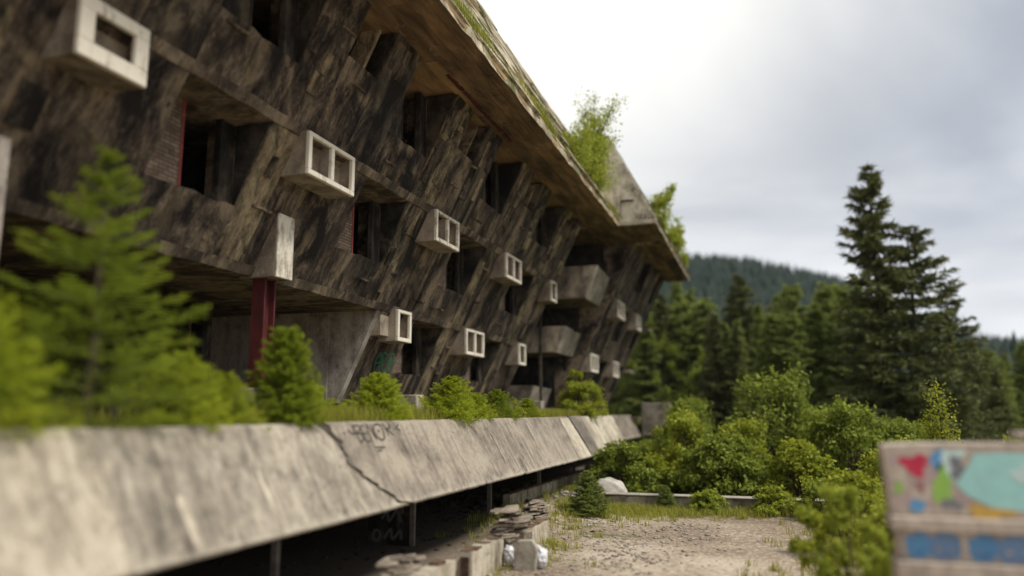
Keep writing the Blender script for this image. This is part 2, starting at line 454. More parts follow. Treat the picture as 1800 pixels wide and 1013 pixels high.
def mat_ground():
    m, nt, b, out = new_mat('dirt_gravel_and_grass')
    p = position(nt)
    a = noise(nt, p, 0.22, 7, 0.6, 0.4)
    g = noise(nt, p, 0.33, 7, 0.62, 0.3)
    f = noise(nt, p, 9.0, 6, 0.65)
    ff = noise(nt, p, 2.2, 6, 0.65)
    dirt = ramp(nt, math_n(nt, 'ADD', math_n(nt, 'MULTIPLY', a, 0.6), math_n(nt, 'MULTIPLY', f, 0.4)),
                [(0.36, (0.16, 0.115, 0.08)), (0.48, (0.33, 0.255, 0.18)), (0.60, (0.58, 0.48, 0.37))])
    peb = ramp(nt, f, [(0.56, 0.0), (0.62, 1.0)])
    dirt = mixc(nt, math_n(nt, 'MULTIPLY', peb, 0.5), dirt, (0.62, 0.575, 0.50))
    gr = ramp(nt, f, [(0.35, (0.05, 0.075, 0.014)), (0.65, (0.17, 0.20, 0.035))])
    gm = ramp(nt, math_n(nt, 'ADD', math_n(nt, 'MULTIPLY', g, 0.7), math_n(nt, 'MULTIPLY', ff, 0.3)), [(0.57, 0.0), (0.66, 1.0)])
    s = nd(nt, 'ShaderNodeSeparateXYZ'); nt.links.new(p, s.inputs[0])
    # meadow and forest floor take over beyond the yard
    far = ramp(nt, math_n(nt, 'DIVIDE', s.outputs[1], 100.0), [(0.24, 0.0), (0.29, 1.0)])
    gm = math_n(nt, 'MAXIMUM', gm, far)
    c = mixc(nt, gm, dirt, gr)
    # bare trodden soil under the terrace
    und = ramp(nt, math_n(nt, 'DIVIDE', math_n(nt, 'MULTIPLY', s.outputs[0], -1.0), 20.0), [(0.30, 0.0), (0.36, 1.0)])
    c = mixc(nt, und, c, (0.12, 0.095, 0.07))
    wood = ramp(nt, math_n(nt, 'DIVIDE', s.outputs[1], 200.0), [(0.25, 0.0), (0.4, 1.0)])
    c = mixc(nt, wood, c, (0.03, 0.042, 0.018))
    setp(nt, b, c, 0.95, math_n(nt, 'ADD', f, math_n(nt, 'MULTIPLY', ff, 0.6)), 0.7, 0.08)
    return m


M['ground'] = mat_ground()

# ------------------------------------------------------------------ object helpers
STATE = {}


def mesh_from(name, V, F):
    me = bpy.data.meshes.new(name)
    me.from_pydata([tuple(map(float, v)) for v in V], [], [tuple(f) for f in F])
    me.validate()
    me.update()
    return me


def link(name, me, mat=None, parent=None, smooth=False):
    if mat is not None and me is not None and len(me.materials) == 0:
        me.materials.append(M[mat] if isinstance(mat, str) else mat)
    if smooth and me is not None:
        me.polygons.foreach_set('use_smooth', [True] * len(me.polygons))
    o = bpy.data.objects.new(name, me)
    COL.objects.link(o)
    if parent is not None:
        o.parent = parent
        o.matrix_parent_inverse = Matrix.Translation(-Vector(parent['base'])) if 'base' in parent else Matrix.Identity(4)
    return o


def tag(o, label=None, cat=None, group=None, kind=None):
    if label:
        o['label'] = label
    if cat:
        o['category'] = cat
    if group:
        o['group'] = group
    if kind:
        o['kind'] = kind
    return o


def empty(name, loc, parent=None):
    o = bpy.data.objects.new(name, None)
    COL.objects.link(o)
    o.location = loc
    o.empty_display_size = 0.3
    o['base'] = tuple(float(v) for v in loc)
    if parent is not None:
        o.parent = parent
        o.matrix_parent_inverse = Matrix.Translation(-Vector(parent['base'])) if 'base' in parent else Matrix.Identity(4)
    return o


class MB:
    """Collects shapes in world coordinates, then links them as one mesh object."""

    def __init__(s):
        s.v, s.f = [], []

    def add(s, V, F):
        n = len(s.v)
        s.v += [tuple(v) for v in V]
        s.f += [tuple(n + i for i in f) for f in F]
        return s

    def box(s, x0, x1, y0, y1, z0, z1):
        V = [(x, y, z) for x in (x0, x1) for y in (y0, y1) for z in (z0, z1)]
        F = [(0, 1, 3, 2), (4, 6, 7, 5), (0, 4, 5, 1), (2, 3, 7, 6), (0, 2, 6, 4), (1, 5, 7, 3)]
        return s.add(V, F)

    def prism_y(s, prof, y0, y1):
        """profile of (x, z) points, counter-clockwise seen from -Y, swept from y0 to y1"""
        n = len(prof)
        V = [(x, y0, z) for x, z in prof] + [(x, y1, z) for x, z in prof]
        F = [tuple(range(n)), tuple(range(2 * n - 1, n - 1, -1))]
        F += [(i, i + n, (i + 1) % n + n, (i + 1) % n) for i in range(n)]
        return s.add(V, F)

    def tube(s, pts, radii, n=6):
        pts = [Vector(p) for p in pts]
        base = len(s.v)
        for i, p in enumerate(pts):
            d = (pts[min(i + 1, len(pts) - 1)] - pts[max(i - 1, 0)])
            d = d.normalized() if d.length > 1e-9 else Vector((0, 0, 1))
            a = d.orthogonal().normalized(); b = d.cross(a)
            for k in range(n):
                t = 2 * math.pi * k / n
                s.v.append(tuple(p + radii[i] * (a * math.cos(t) + b * math.sin(t))))
        for i in range(len(pts) - 1):
            for k in range(n):
                s.f.append((base + i * n + k, base + i * n + (k + 1) % n, base + (i + 1) * n + (k + 1) % n, base + (i + 1) * n + k))
        s.f.append(tuple(base + k for k in range(n))[::-1])
        s.f.append(tuple(base + (len(pts) - 1) * n + k for k in range(n)))
        return s

    def build(s, name, mat, parent=None, bevel=0.0, smooth=False):
        me = mesh_from(name, s.v, s.f)
        o = link(name, me, mat, parent, smooth)
        if bevel > 0:
            bm = o.modifiers.new('bevel', 'BEVEL')
            bm.width = bevel
            bm.segments = 1
            bm.limit_method = 'ANGLE'
            bm.angle_limit = rad(35)
        return o


def fast_mesh(name, V, T, growth=None, extra=None):
    """triangles from numpy arrays, with an optional per-vertex growth value (old needle / fresh tip)"""
    me = bpy.data.meshes.new(name)
    V = np.asarray(V, np.float32); T = np.asarray(T, np.int32)
    me.vertices.add(len(V)); me.vertices.foreach_set('co', V.ravel())
    me.loops.add(T.size); me.loops.foreach_set('vertex_index', T.ravel())
    me.polygons.add(len(T)); me.polygons.foreach_set('loop_start', np.arange(0, T.size, 3, dtype=np.int32))
    me.update(calc_edges=True)
    if growth is not None:
        a = me.attributes.new('growth', 'FLOAT', 'POINT')
        a.data.foreach_set('value', np.asarray(growth, np.float32))
    me.validate()
    return me


def nrm(a):
    return a / np.maximum(np.linalg.norm(a, axis=-1, keepdims=True), 1e-9)


# ------------------------------------------------------------------ ground and hills
GZ = -3.1
AZ = np.array([-180, -60, -30, -12, -4.65, -1.23, 2.6, 5.87, 8.23, 11.15, 12.7, 15.71, 30, 60, 180.0])
TE = np.array([0.06, 0.16, 0.20, 0.20, 0.176, 0.168, 0.150, 0.132, 0.102, 0.076, 0.065, 0.056, 0.06, 0.06, 0.06])


def terrain(x, y):
    r = np.hypot(x, y)
    az = np.degrees(np.arctan2(x, y))
    te = np.interp(az, AZ, TE)
    t = np.clip((r - 95) / 355.0, 0, 1)
    t = t * t * (3 - 2 * t) * 0.55 + t * 0.45
    back = 1 - 0.35 * np.clip((r - 450) / 800.0, 0, 1)
    bump = 4.0 * np.sin(x * 0.021 + 1.3) * np.sin(y * 0.017) * np.clip((r - 150) / 200, 0, 1)
    near = 0.05 * np.sin(x * 0.9 + 0.4 * y) * np.sin(y * 0.7) * np.clip(1 - r / 60, 0, 1)
    mound = 0.33 * np.clip((-5.4 - x) / 1.4, 0, 1) * np.clip((y - 19.0) / 3.0, 0, 1) * np.clip((60 - y) / 10, 0, 1)
    return GZ + te * 450 * t * back + bump + near + mound


rr = np.concatenate([np.linspace(0.5, 60, 60), np.geomspace(62, 1500, 60)])
aa = np.linspace(-math.pi, math.pi, 181)[:-1]
RRm, AAm = np.meshgrid(rr, aa, indexing='ij')
gx, gy = RRm * np.sin(AAm), RRm * np.cos(AAm)
gzv = terrain(gx, gy)
GV = np.stack([gx, gy, gzv], -1).reshape(-1, 3)
na = len(aa)
GF = []
for i in range(len(rr) - 1):
    for k in range(na):
        a_, b_ = i * na + k, i * na + (k + 1) % na
        GF.append((a_, b_, b_ + na, a_ + na))
GF.append(tuple(range(na))[::-1])
ground = link('ground', mesh_from('ground', GV, GF), 'ground', smooth=True)
tag(ground, 'bare tan dirt and gravel yard with grass, rising to wooded hills', kind='structure')

# ------------------------------------------------------------------ the ruined hotel
HB = (-12.5, 20.0, GZ)
hotel = empty('hotel_building', HB)
tag(hotel, 'fire-blackened ruined concrete hotel with outward leaning storeys and steep roof', 'building')


def fx(z, s=0.0):
    return -12.467 + s + TL * z


SLAB = [0.28, 3.28, 6.28]
ST = 0.21                      # slab thickness
SOF = 9.2
OPW = 2.5                      # width of a window recess
S2 = 1.85                      # how far the second wing stands out

# shared board meshes (weathered shuttering boards still on the concrete)
BOARD_ME = []
for i in range(6):
    w, L_, t = random.uniform(0.2, 0.5), random.uniform(0.45, 1.25), random.uniform(0.03, 0.06)
    j = [random.uniform(-0.02, 0.02) for _ in range(8)]
    V = [(0, 0, 0 + j[0]), (t, 0, 0 + j[0]), (t, w, j[1]), (0, w, j[1]), (0, 0, L_ + j[2]), (t * 0.8, 0, L_ + j[2]), (t * 0.8, w, L_ + j[3]), (0, w, L_ + j[3])]
    F = [(0, 1, 2, 3), (4, 7, 6, 5), (0, 4, 5, 1), (1, 5, 6, 2), (2, 6, 7, 3), (3, 7, 4, 0)]
    BOARD_ME.append((w, L_, mesh_from('board', V, F)))
BOARD_COUNT = [0]
BOARD_OCHRE = {}


def board(parent, y, z, s, kind='charred', me_i=None):
    if BOARD_COUNT[0] >= 290:
        return
    w, L_, me = BOARD_ME[me_i if me_i is not None else random.randrange(6)]
    key = (id(me), kind)
    if key not in BOARD_OCHRE:
        m2 = me.copy(); m2.materials.clear(); m2.materials.append(M[kind]); BOARD_OCHRE[key] = m2
    o = bpy.data.objects.new('board', BOARD_OCHRE[key])
    COL.objects.link(o)
    o.parent = parent
    o.location = (fx(z, s) - 0.004, y, z)
    o.rotation_euler = (0, LEAN, 0)
    BOARD_COUNT[0] += 1


def jag_prism(prof, y0, y1, amp=0.0):
    return MB().prism_y(prof, y0, y1)


def pier(y0, y1, z0, z1, s, mat='charred', back=None):
    """solid wall between two recesses: leaning face, upright back"""
    bx = (fx(z0, s) - 0.35) if back is None else back
    prof = [(bx, z0), (fx(z0, s), z0), (fx(z1, s), z1), (bx, z1)]
    # split the leaning face so that its long edges can wander a little
    nz, V, F = 7, [], []
    for yi, y in enumerate((y0, y1)):
        for k in range(nz):
            z = z0 + (z1 - z0) * k / (nz - 1)
            jy = random.uniform(-0.025, 0.025) if 0 < k < nz - 1 else 0
            jx = random.uniform(-0.02, 0.012) if 0 < k < nz - 1 else 0
            V.append((fx(z, s) + jx, y + jy, z)); V.append((bx, y, z))
    n = nz * 2
    for k in range(nz - 1):
        a, b, c, d = 2 * k, 2 * k + 2, n + 2 * k + 2, n + 2 * k
        F.append((a, d, c, b))                                   # face
        F.append((a + 1, b + 1, c + 1, d + 1))                   # back
        F.append((a, b, b + 1, a + 1)); F.append((d, d + 1, c + 1, c))
    F.append((0, 1, n + 1, n)); F.append((n - 2, 2 * n - 2, 2 * n - 1, n - 1))
    return MB().add(V, F).build('wall_pier', mat, hotel, 0.012)


def sill(y0, y1, z0, z1, s, mat='charred'):
    n, V, F = 9, [], []
    for k in range(n):
        y = y0 + (y1 - y0) * k / (n - 1)
        dz = random.uniform(-0.05, 0.012)
        V += [(fx(z0, s) - 0.22, y, z0), (fx(z0, s) - 0.012, y, z0), (fx(z1 + dz, s) - 0.012, y, z1 + dz), (fx(z1, s) - 0.22, y, z1 + dz)]
    for k in range(n - 1):
        a = 4 * k
        for i in range(4):
            F.append((a + i, a + 4 + i, a + 4 + (i + 1) % 4, a + (i + 1) % 4))
    F.append((0, 1, 2, 3)); F.append(tuple(4 * n - 4 + i for i in (3, 2, 1, 0)))
    return MB().add(V, F).build('sill_panel', mat, hotel)


def slab_part(k, y0, y1, s, mat='slab', deep=9.0):
    z1 = SLAB[k]; z0 = z1 - ST
    # chipped outer edge
    n = max(4, int((y1 - y0) / 0.45)); V, F = [], []
    for i in range(n):
        y = y0 + (y1 - y0) * i / (n - 1)
        c = random.uniform(-0.025, 0.03)
        c2 = random.uniform(-0.03, 0.02)
        V += [(fx(z0, s) - deep, y, z0), (fx(z0, s) + 0.02 + c, y, z0 + c2 * 0.6), (fx(z1, s) + 0.035 + c, y, z1 - 0.004), (fx(z0, s) - deep, y, z1 - 0.004)]
    for i in range(n - 1):
        a = 4 * i
        for j in range(4):
            F.append((a + j, a + 4 + j, a + 4 + (j + 1) % 4, a + (j + 1) % 4))
    F.append((0, 1, 2, 3)); F.append(tuple(4 * n - 4 + i for i in (3, 2, 1, 0)))
    return MB().add(V, F).build('floor_slab', mat, hotel)


def vent_box(y0, y1, ztop, s, holes, b=0.125):
    """wedge-shaped concrete box hung under a slab, white framed front with square holes"""
    y0, y1 = y0 * 0.986, y1 * 0.986
    zt, zb = ztop - 0.10, ztop - 1.09
    xf = fx(ztop, s) + 0.19
    root = empty('window_box', (xf, (y0 + y1) / 2, zb), hotel)
    xb0, xb1 = fx(zb, s) - 0.05, fx(zt, s) - 0.05
    sh = MB()
    for ya, yb in ((y0, y0 + 0.07), (y1 - 0.07, y1)):
        sh.prism_y([(xb0, zb), (xf - 0.1, zb), (xf - 0.1, zt), (xb1, zt)], ya, yb)
    sh.box(xb0, xf - 0.1, y0 + 0.07, y1 - 0.07, zb, zb + 0.07)
    sh.box(xb1, xf - 0.1, y0 + 0.07, y1 - 0.07, zt - 0.06, zt)
    if holes == 2:
        ym = (y0 + y1) / 2
        sh.prism_y([(xb0, zb + 0.07), (xf - 0.1, zb + 0.07), (xf - 0.1, zt - 0.06), (xb1, zt - 0.06)], ym - 0.04, ym + 0.04)
    sh.build('shell', 'boxside', root)
    # rear lining of the holes
    MB().box(xf - 0.42, xf - 0.38, y0 + 0.08, y1 - 0.08, zb + 0.08, zt - 0.07).build('back_panel', 'boxside', root)
    fr = MB()
    fr.box(xf - 0.098, xf, y0, y1, zb, zb + b)
    fr.box(xf - 0.098, xf, y0, y1, zt - b * 0.8, zt)
    ys = [y0, y1 - b]
    if holes == 2:
        ys.append((y0 + y1) / 2 - b * 0.5)
    for ya in ys:
        fr.box(xf - 0.098, xf, ya, ya + b, zb + b, zt - b * 0.8)
    fr.build('frame', 'white', root, 0.012)
    return root


def recess(y0, k, s, red=False, brick=True, w=OPW):
    """upright wall behind a window recess with its door opening"""
    zs = SLAB[k] + (1.02 if k else 1.05)
    zt = (SLAB[k + 1] - ST) if k < 2 else SOF
    sill(y0 - 0.02, y0 + w + 0.02, SLAB[k], zs, s, 'charred' if (k != 2) else 'charred')
    X = fx(zs, s) - 0.10
    d0, d1 = y0 + 0.36 * w, y0 + 0.81 * w
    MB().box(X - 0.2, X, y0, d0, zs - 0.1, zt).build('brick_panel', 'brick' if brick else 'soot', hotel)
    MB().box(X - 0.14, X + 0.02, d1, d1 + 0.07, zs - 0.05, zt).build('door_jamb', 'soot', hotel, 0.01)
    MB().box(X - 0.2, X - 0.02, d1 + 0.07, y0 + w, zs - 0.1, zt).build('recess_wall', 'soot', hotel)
    MB().prism_y([(X + 0.022, zs + 0.02), (fx(zs, s) - 0.02, zs + 0.02), (fx(zt, s) - 0.06, zt - 0.004), (X + 0.022, zt - 0.004)], y0 + w - 0.03, y0 + w - 0.012).build('recess_lining', 'soot', hotel)
    MB().box(X - 0.16, X + 0.015, d0 + 0.002, d0 + 0.06, zs - 0.05, zt).build('door_jamb', 'redbright' if red else 'soot', hotel)


def boards_on(p, y0, y1, z0, z1, s, n, kinds):
    for _ in range(n):
        i = random.randrange(6)
        w, L_, _m = BOARD_ME[i]
        if y1 - y0 < w + 0.05 or (z1 - z0) < L_ * 0.92:
            continue
        board(p, random.uniform(y0 + 0.02, y1 - w - 0.02), random.uniform(z0 + 0.02, z1 - L_ * math.cos(LEAN) - 0.03), s, random.choice(kinds), i)


# --- first wing: Y -2.6 .. 36.1
OPEN1 = [4.05, 10.65, 17.25, 23.85, 30.35]
END1 = 36.1
START = -2.6
slab_part(1, START, END1, 0.0)
slab_part(2, START, END1, 0.0)
slab_part(0, 21.0, END1, 0.0)
for k in (1, 2):
    z0 = SLAB[k]
    z1 = (SLAB[k + 1] - ST) if k < 2 else SOF
    for i, o in enumerate(OPEN1):
        recess(o, k, 0.0, red=(k == 1 and i in (1, 2)), brick=(k == 1))
        nxt = OPEN1[i + 1] if i + 1 < len(OPEN1) else END1
        a, b = o + OPW, nxt
        if k == 1:
            pier(a, a + 0.93, z0, z1, 0.0, 'charred_ochre')
            p = pier(a + 0.935, b, z0, z1, -0.02, 'charred')
            boards_on(p, a, a + 1.1, z0 + 0.1, z1, 0.0, 2 if i > 1 else 1, ['charred_ochre', 'charred'])
            boards_on(p, a + 1.0, b, z0 + 0.1, z1 - 1.0, 0.0, 1, ['charred', 'charred_dark', 'charred'])
        else:
            # a narrow slot window under the eaves splits the pier
            sa, sb = a + 1.35, a + 2.75
            if i == len(OPEN1) - 1:
                sa, sb = a + 1.2, a + 2.3
            p1 = pier(a, sa, z0, z1, 0.0, 'charred_ochre' if i % 2 == 0 else 'charred')
            p2 = pier(sb, b, z0, z1, 0.0, 'charred_dark')
            zs = 8.05
            MB().prism_y([(fx(z0) - 0.35, z0), (fx(z0) - 0.01, z0), (fx(zs) - 0.01, zs), (fx(z0) - 0.35, zs)], sa + 0.002, sb - 0.002).build('sill_panel', 'charred', hotel)
            bx = fx(z0) - 0.2
            MB().box(bx - 0.1, bx, sa + 0.002, sa + 0.45, zs, z1).build('recess_wall', 'soot', hotel)
            MB().box(bx - 0.1, bx, sb - 0.45, sb - 0.002, zs, z1).build('recess_wall', 'soot', hotel)
            # fin standing in the slot
            yc = (sa + sb) / 2
            MB().prism_y([(fx(zs) - 0.55, zs), (fx(zs) - 0.02, zs), (fx(z1 - 0.25) - 0.02, z1 - 0.25), (fx(z1 - 0.25) - 0.5, z1 - 0.25)], yc - 0.05, yc + 0.06).build('fin', 'charred_ochre', hotel)
            boards_on(p1, a, sa, z0 + 0.3, z1, 0.0, 8 if i >= 2 else 4, ['charred_ochre', 'charred_ochre', 'charred'])
            boards_on(p2, sb, b, z0 + 0.3, z1, 0.0, 7 if i >= 2 else 3, ['charred', 'charred_dark', 'charred_ochre'])
    p = pier(START, OPEN1[0], z0, z1, 0.0)
# floor 1 begins at the plastered end wall
for i, o in enumerate(OPEN1):
    if o < 21:
        continue
    recess(23.35 + (i - 3) * 6.55, 0, 0.0, brick=True)
OP_F1 = [23.35, 29.9]
edges = [(21.0, 23.35), (23.35 + OPW, 29.9), (29.9 + OPW, END1)]
for j, (a, b) in enumerate(edges):
    if j == 0:
        p = tagged_pier = pier(a, b, SLAB[0], SLAB[1] - ST, 0.0, 'charred')
    else:
        pier(a, a + 0.7, SLAB[0], SLAB[1] - ST, 0.0, 'charred_ochre')
        p = pier(a + 0.705, b, SLAB[0], SLAB[1] - ST, -0.02, 'charred')
    boards_on(p, a, b, SLAB[0] + 0.1, SLAB[1] - 1.2, 0.0, 0 if j == 0 else 3, ['charred', 'charred_dark', 'charred_ochre'])
# end wall of floor 1 (grey plaster, faces the camera)
zt = SLAB[1] - ST
MB().prism_y([(-20.0, -0.3), (fx(-0.3) - 0.4, -0.3), (fx(0.28) - 0.36, 0.28), (fx(0.28) - 0.36, zt), (-20.0, zt)], 20.72, 20.99).build('plaster_wall', 'plaster', hotel)
MB().prism_y([(fx(0.28) - 0.359, 0.28), (fx(0.28) - 0.02, 0.28), (fx(zt) - 0.05, zt), (fx(0.28) - 0.359, zt)], 20.74, 20.985).build('plaster_wall', 'plaster', hotel)
# footing of the leaning wall
MB().prism_y([(-14.5, -0.34), (-12.45, -0.34), (fx(0.07) - 0.01, 0.065), (-14.5, 0.065)], 21.0, 53.8).build('plinth', 'lowwall', hotel, 0.02)

def ledge(y, z, L_, s=0.0):
    n, V, F = 5, [], []
    t = random.uniform(0.03, 0.06)
    for i in range(n):
        yy = y + L_ * i / (n - 1)
        d = random.uniform(0.03, 0.085); j = random.uniform(-0.012, 0.012)
        V += [(fx(z, s) - 0.03, yy, z + j), (fx(z, s) + d, yy, z + j), (fx(z + t, s) + d * 0.7, yy, z + t + j), (fx(z + t, s) - 0.03, yy, z + t + j)]
    for i in range(n - 1):
        a = 4 * i
        for j in range(4):
            F.append((a + j, a + 4 + j, a + 4 + (j + 1) % 4, a + (j + 1) % 4))
    F.append((0, 1, 2, 3)); F.append(tuple(4 * n - 4 + i for i in (3, 2, 1, 0)))
    MB().add(V, F).build('broken_ledge', 'charred', hotel)


for y, z, L_ in [(22.6, 3.62, 0.9), (23.9, 3.55, 1.1), (20.2, 5.25, 0.7), (26.8, 5.35, 0.6), (27.4, 4.2, 0.5), (20.4, 4.1, 0.45), (18.6, 3.7, 0.8), (30.8, 3.7, 0.7), (33.4, 5.3, 0.6), (33.2, 4.4, 0.5),
                 (20.2, 8.3, 0.5), (26.8, 8.2, 0.55), (27.3, 7.6, 0.5), (26.6, 7.3, 0.45), (33.2, 8.1, 0.5), (33.4, 7.4, 0.5), (21.6, 7.1, 0.6), (22.4, 7.9, 0.45), (28.6, 7.3, 0.6), (29.2, 7.9, 0.5), (15.0, 7.6, 0.6), (13.6, 4.4, 0.7), (17.6, 6.6, 0.6), (24.2, 6.62, 0.8), (32.9, 1.9, 0.4), (26.2, 1.6, 0.4), (26.7, 2.4, 0.4), (10.9, 7.1, 0.6), (13.9, 8.4, 0.5)]:
    ledge(y, z, L_)

# boxes of the first wing
for y0, y1, zt_, h in [(8.15, 9.5, 6.28, 1), (14.27, 16.3, 6.28, 2), (21.38, 23.28, 6.28, 2), (28.28, 30.26, 6.28, 2), (35.1, 36.08, 6.28, 1),
                       (21.8, 22.78, 3.28, 1), (27.72, 29.72, 3.28, 2), (34.55, 35.6, 3.28, 1)]:
    vent_box(y0, y1, zt_, 0.0, h, 0.27 if y0 < 9 else 0.125)
# stepped corner block beside the plastered wall, behind the single box
MB().box(fx(2.3) - 0.3, fx(3.0) - 0.02, 21.0, 21.78, 2.32, 3.05).build('corner_block', 'boxside', hotel, 0.02)

# upright wedge brackets over the passage, each on a red steel column
for yb, zb_, zt_ in ((7.36, 2.0, 3.95), (14.55, 3.02, 4.5)):
    xf = fx(4.45) + 0.03
    MB().prism_y([(fx(zb_) - 0.3, zb_), (xf - 0.06, zb_), (xf - 0.06, zt_), (fx(zt_) - 0.25, zt_)], yb, yb + 0.62).build('bracket', 'boxside', hotel, 0.02)
    MB().box(xf - 0.058, xf, yb, yb + 0.62, zb_, zt_).build('bracket_face', 'white' if yb > 10 else 'plaster', hotel, 0.012)
    col_ = MB()
    cx_ = fx(3.0) + 0.20
    for xa, xb, ya, yb2 in ((cx_ - 0.17, cx_ + 0.17, yb + 0.09, yb + 0.14), (cx_ - 0.17, cx_ + 0.17, yb + 0.46, yb + 0.51), (cx_ - 0.03, cx_ + 0.03, yb + 0.14, yb + 0.46)):
        col_.box(xa, xb, ya, yb2, -0.35, zb_)
    col_.build('steel_column', 'red', hotel)
# columns deeper in the open passage
for yb in (4.5, 11.2, 17.6):
    MB().box(-15.2, -14.8, yb, yb + 0.4, -0.35, 3.07).build('inner_column', 'soot', hotel, 0.02)
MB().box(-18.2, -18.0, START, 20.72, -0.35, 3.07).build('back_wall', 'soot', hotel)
MB().box(-13.4, -13.2, 13.0, 20.72, -0.34, 0.55).build('low_parapet', 'soot', hotel)

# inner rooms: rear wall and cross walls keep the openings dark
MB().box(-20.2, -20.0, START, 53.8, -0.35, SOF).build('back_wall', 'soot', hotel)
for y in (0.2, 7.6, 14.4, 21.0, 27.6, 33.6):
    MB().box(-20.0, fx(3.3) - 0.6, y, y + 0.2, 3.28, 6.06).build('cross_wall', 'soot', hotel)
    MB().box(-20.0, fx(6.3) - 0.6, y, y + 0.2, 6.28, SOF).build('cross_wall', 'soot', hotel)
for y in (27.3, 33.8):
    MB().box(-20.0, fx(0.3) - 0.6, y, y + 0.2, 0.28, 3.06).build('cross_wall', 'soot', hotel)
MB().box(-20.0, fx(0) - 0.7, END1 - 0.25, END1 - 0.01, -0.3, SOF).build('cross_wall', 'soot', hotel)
# upright post on the corner of the loggia
MB().box(-10.62, -10.5, 37.02, 37.12, 0.3, SOF).build('loggia_post', 'soot', hotel)

# --- second wing: loggia corner 37.3..40.8, then solid 40.8..53.8
Y2, YS, YE = 37.3, 40.8, 53.8
for (zt_, zb_, xt_, xb_) in [(7.3, 5.66, -7.64, -8.25), (4.28, 2.98, -9.29, -9.83), (1.33, 0.10, -10.98, -11.45)]:
    bal = empty('balcony', (xb_, Y2, zb_), hotel)
    MB().prism_y([(-13.2, zb_), (xb_, zb_), (xt_, zt_), (-13.2, zt_)], Y2, Y2 + 0.14).build('side_panel', 'bal', bal, 0.015)
    # front panel with a broken end
    V, F = [], []
    n = 8
    for i in range(n):
        y = Y2 + 0.14 + (YS - Y2 - 0.15) * i / (n - 1)
        dz = -0.03 - (0.10 * random.random() if i > 3 else 0) if i else 0
        f_ = (zt_ + dz - zb_) / (zt_ - zb_)
        xt2 = xb_ + (xt_ - xb_) * f_
        V += [(xb_ - 0.16, y, zb_), (xb_, y, zb_), (xt2, y, zt_ + dz), (xt2 - 0.16, y, zt_ + dz)]
    for i in range(n - 1):
        a = 4 * i
        for j in range(4):
            F.append((a + j, a + 4 + j, a + 4 + (j + 1) % 4, a + (j + 1) % 4))
    F.append((0, 1, 2, 3)); F.append(tuple(4 * n - 4 + i for i in (3, 2, 1, 0)))
    MB().add(V, F).build('front_panel', 'parapet', bal)
    MB().box(-13.2, xb_ - 0.17, Y2 + 0.15, YS - 0.01, zb_ + 0.005, zb_ + 0.17).build('floor_slab', 'slab', bal)
MB().box(-13.6, -13.4, END1, YS, -0.3, SOF).build('back_wall', 'soot', hotel)

OPEN2 = [45.75]
for k in (0, 1, 2):
    z0 = SLAB[k]
    z1 = (SLAB[k + 1] - ST) if k < 2 else SOF
    cuts = [(YS, 42.2), (46.0, 48.2), (51.6, 52.6)]
    opens = [(45.6, 2.3), (51.4, 1.2)] if k == 2 else [(45.4, 2.0), (51.7, 1.3)]
    a = YS
    for (o, w) in opens:
        p = pier(a, o, z0, z1, S2, 'charred')
        boards_on(p, a, o, z0 + 0.1, z1, S2, 9, ['charred', 'charred_ochre', 'charred_dark'])
        recess(o, k, S2, brick=False, w=w)
        a = o + w
    p = pier(a, YE, z0, z1, S2, 'charred_dark')
    if k:
        slab_part(k, YS, YE, S2)
slab_part(0, YS, YE, S2)
MB().prism_y([(-13.4, -0.3), (fx(0.07, S2) - 0.3, -0.3), (fx(SOF, S2) - 0.35, SOF), (-13.4, SOF)], YS + 0.02, YS + 0.2).build('loggia_wall', 'soot', hotel)
for y0, y1, zt_ in [(42.6, 44.6, 6.28), (49.2, 51.0, 6.28), (41.9, 43.7, 3.28), (48.6, 50.4, 3.28)]:
    vent_box(y0, y1, zt_, S2, 2)
# little balcony slabs on the far gable
for z in (5.6, 2.7):
    MB().box(fx(z, S2) - 0.9, fx(z, S2) + 0.55, YE + 0.01, YE + 1.3, z, z + 0.22).build('gable_ledge', 'parapet', hotel, 0.03)
MB().prism_y([(-20, -0.3), (fx(-0.3, S2) - 0.4, -0.3), (fx(SOF, S2) - 0.4, SOF), (-20, SOF)], YE - 0.3, YE - 0.02).build('end_wall', 'soot', hotel)

# --- roof: boarded soffit, fascia, steep weathered slope
roof = empty('roof', (-7, 20, SOF), hotel)


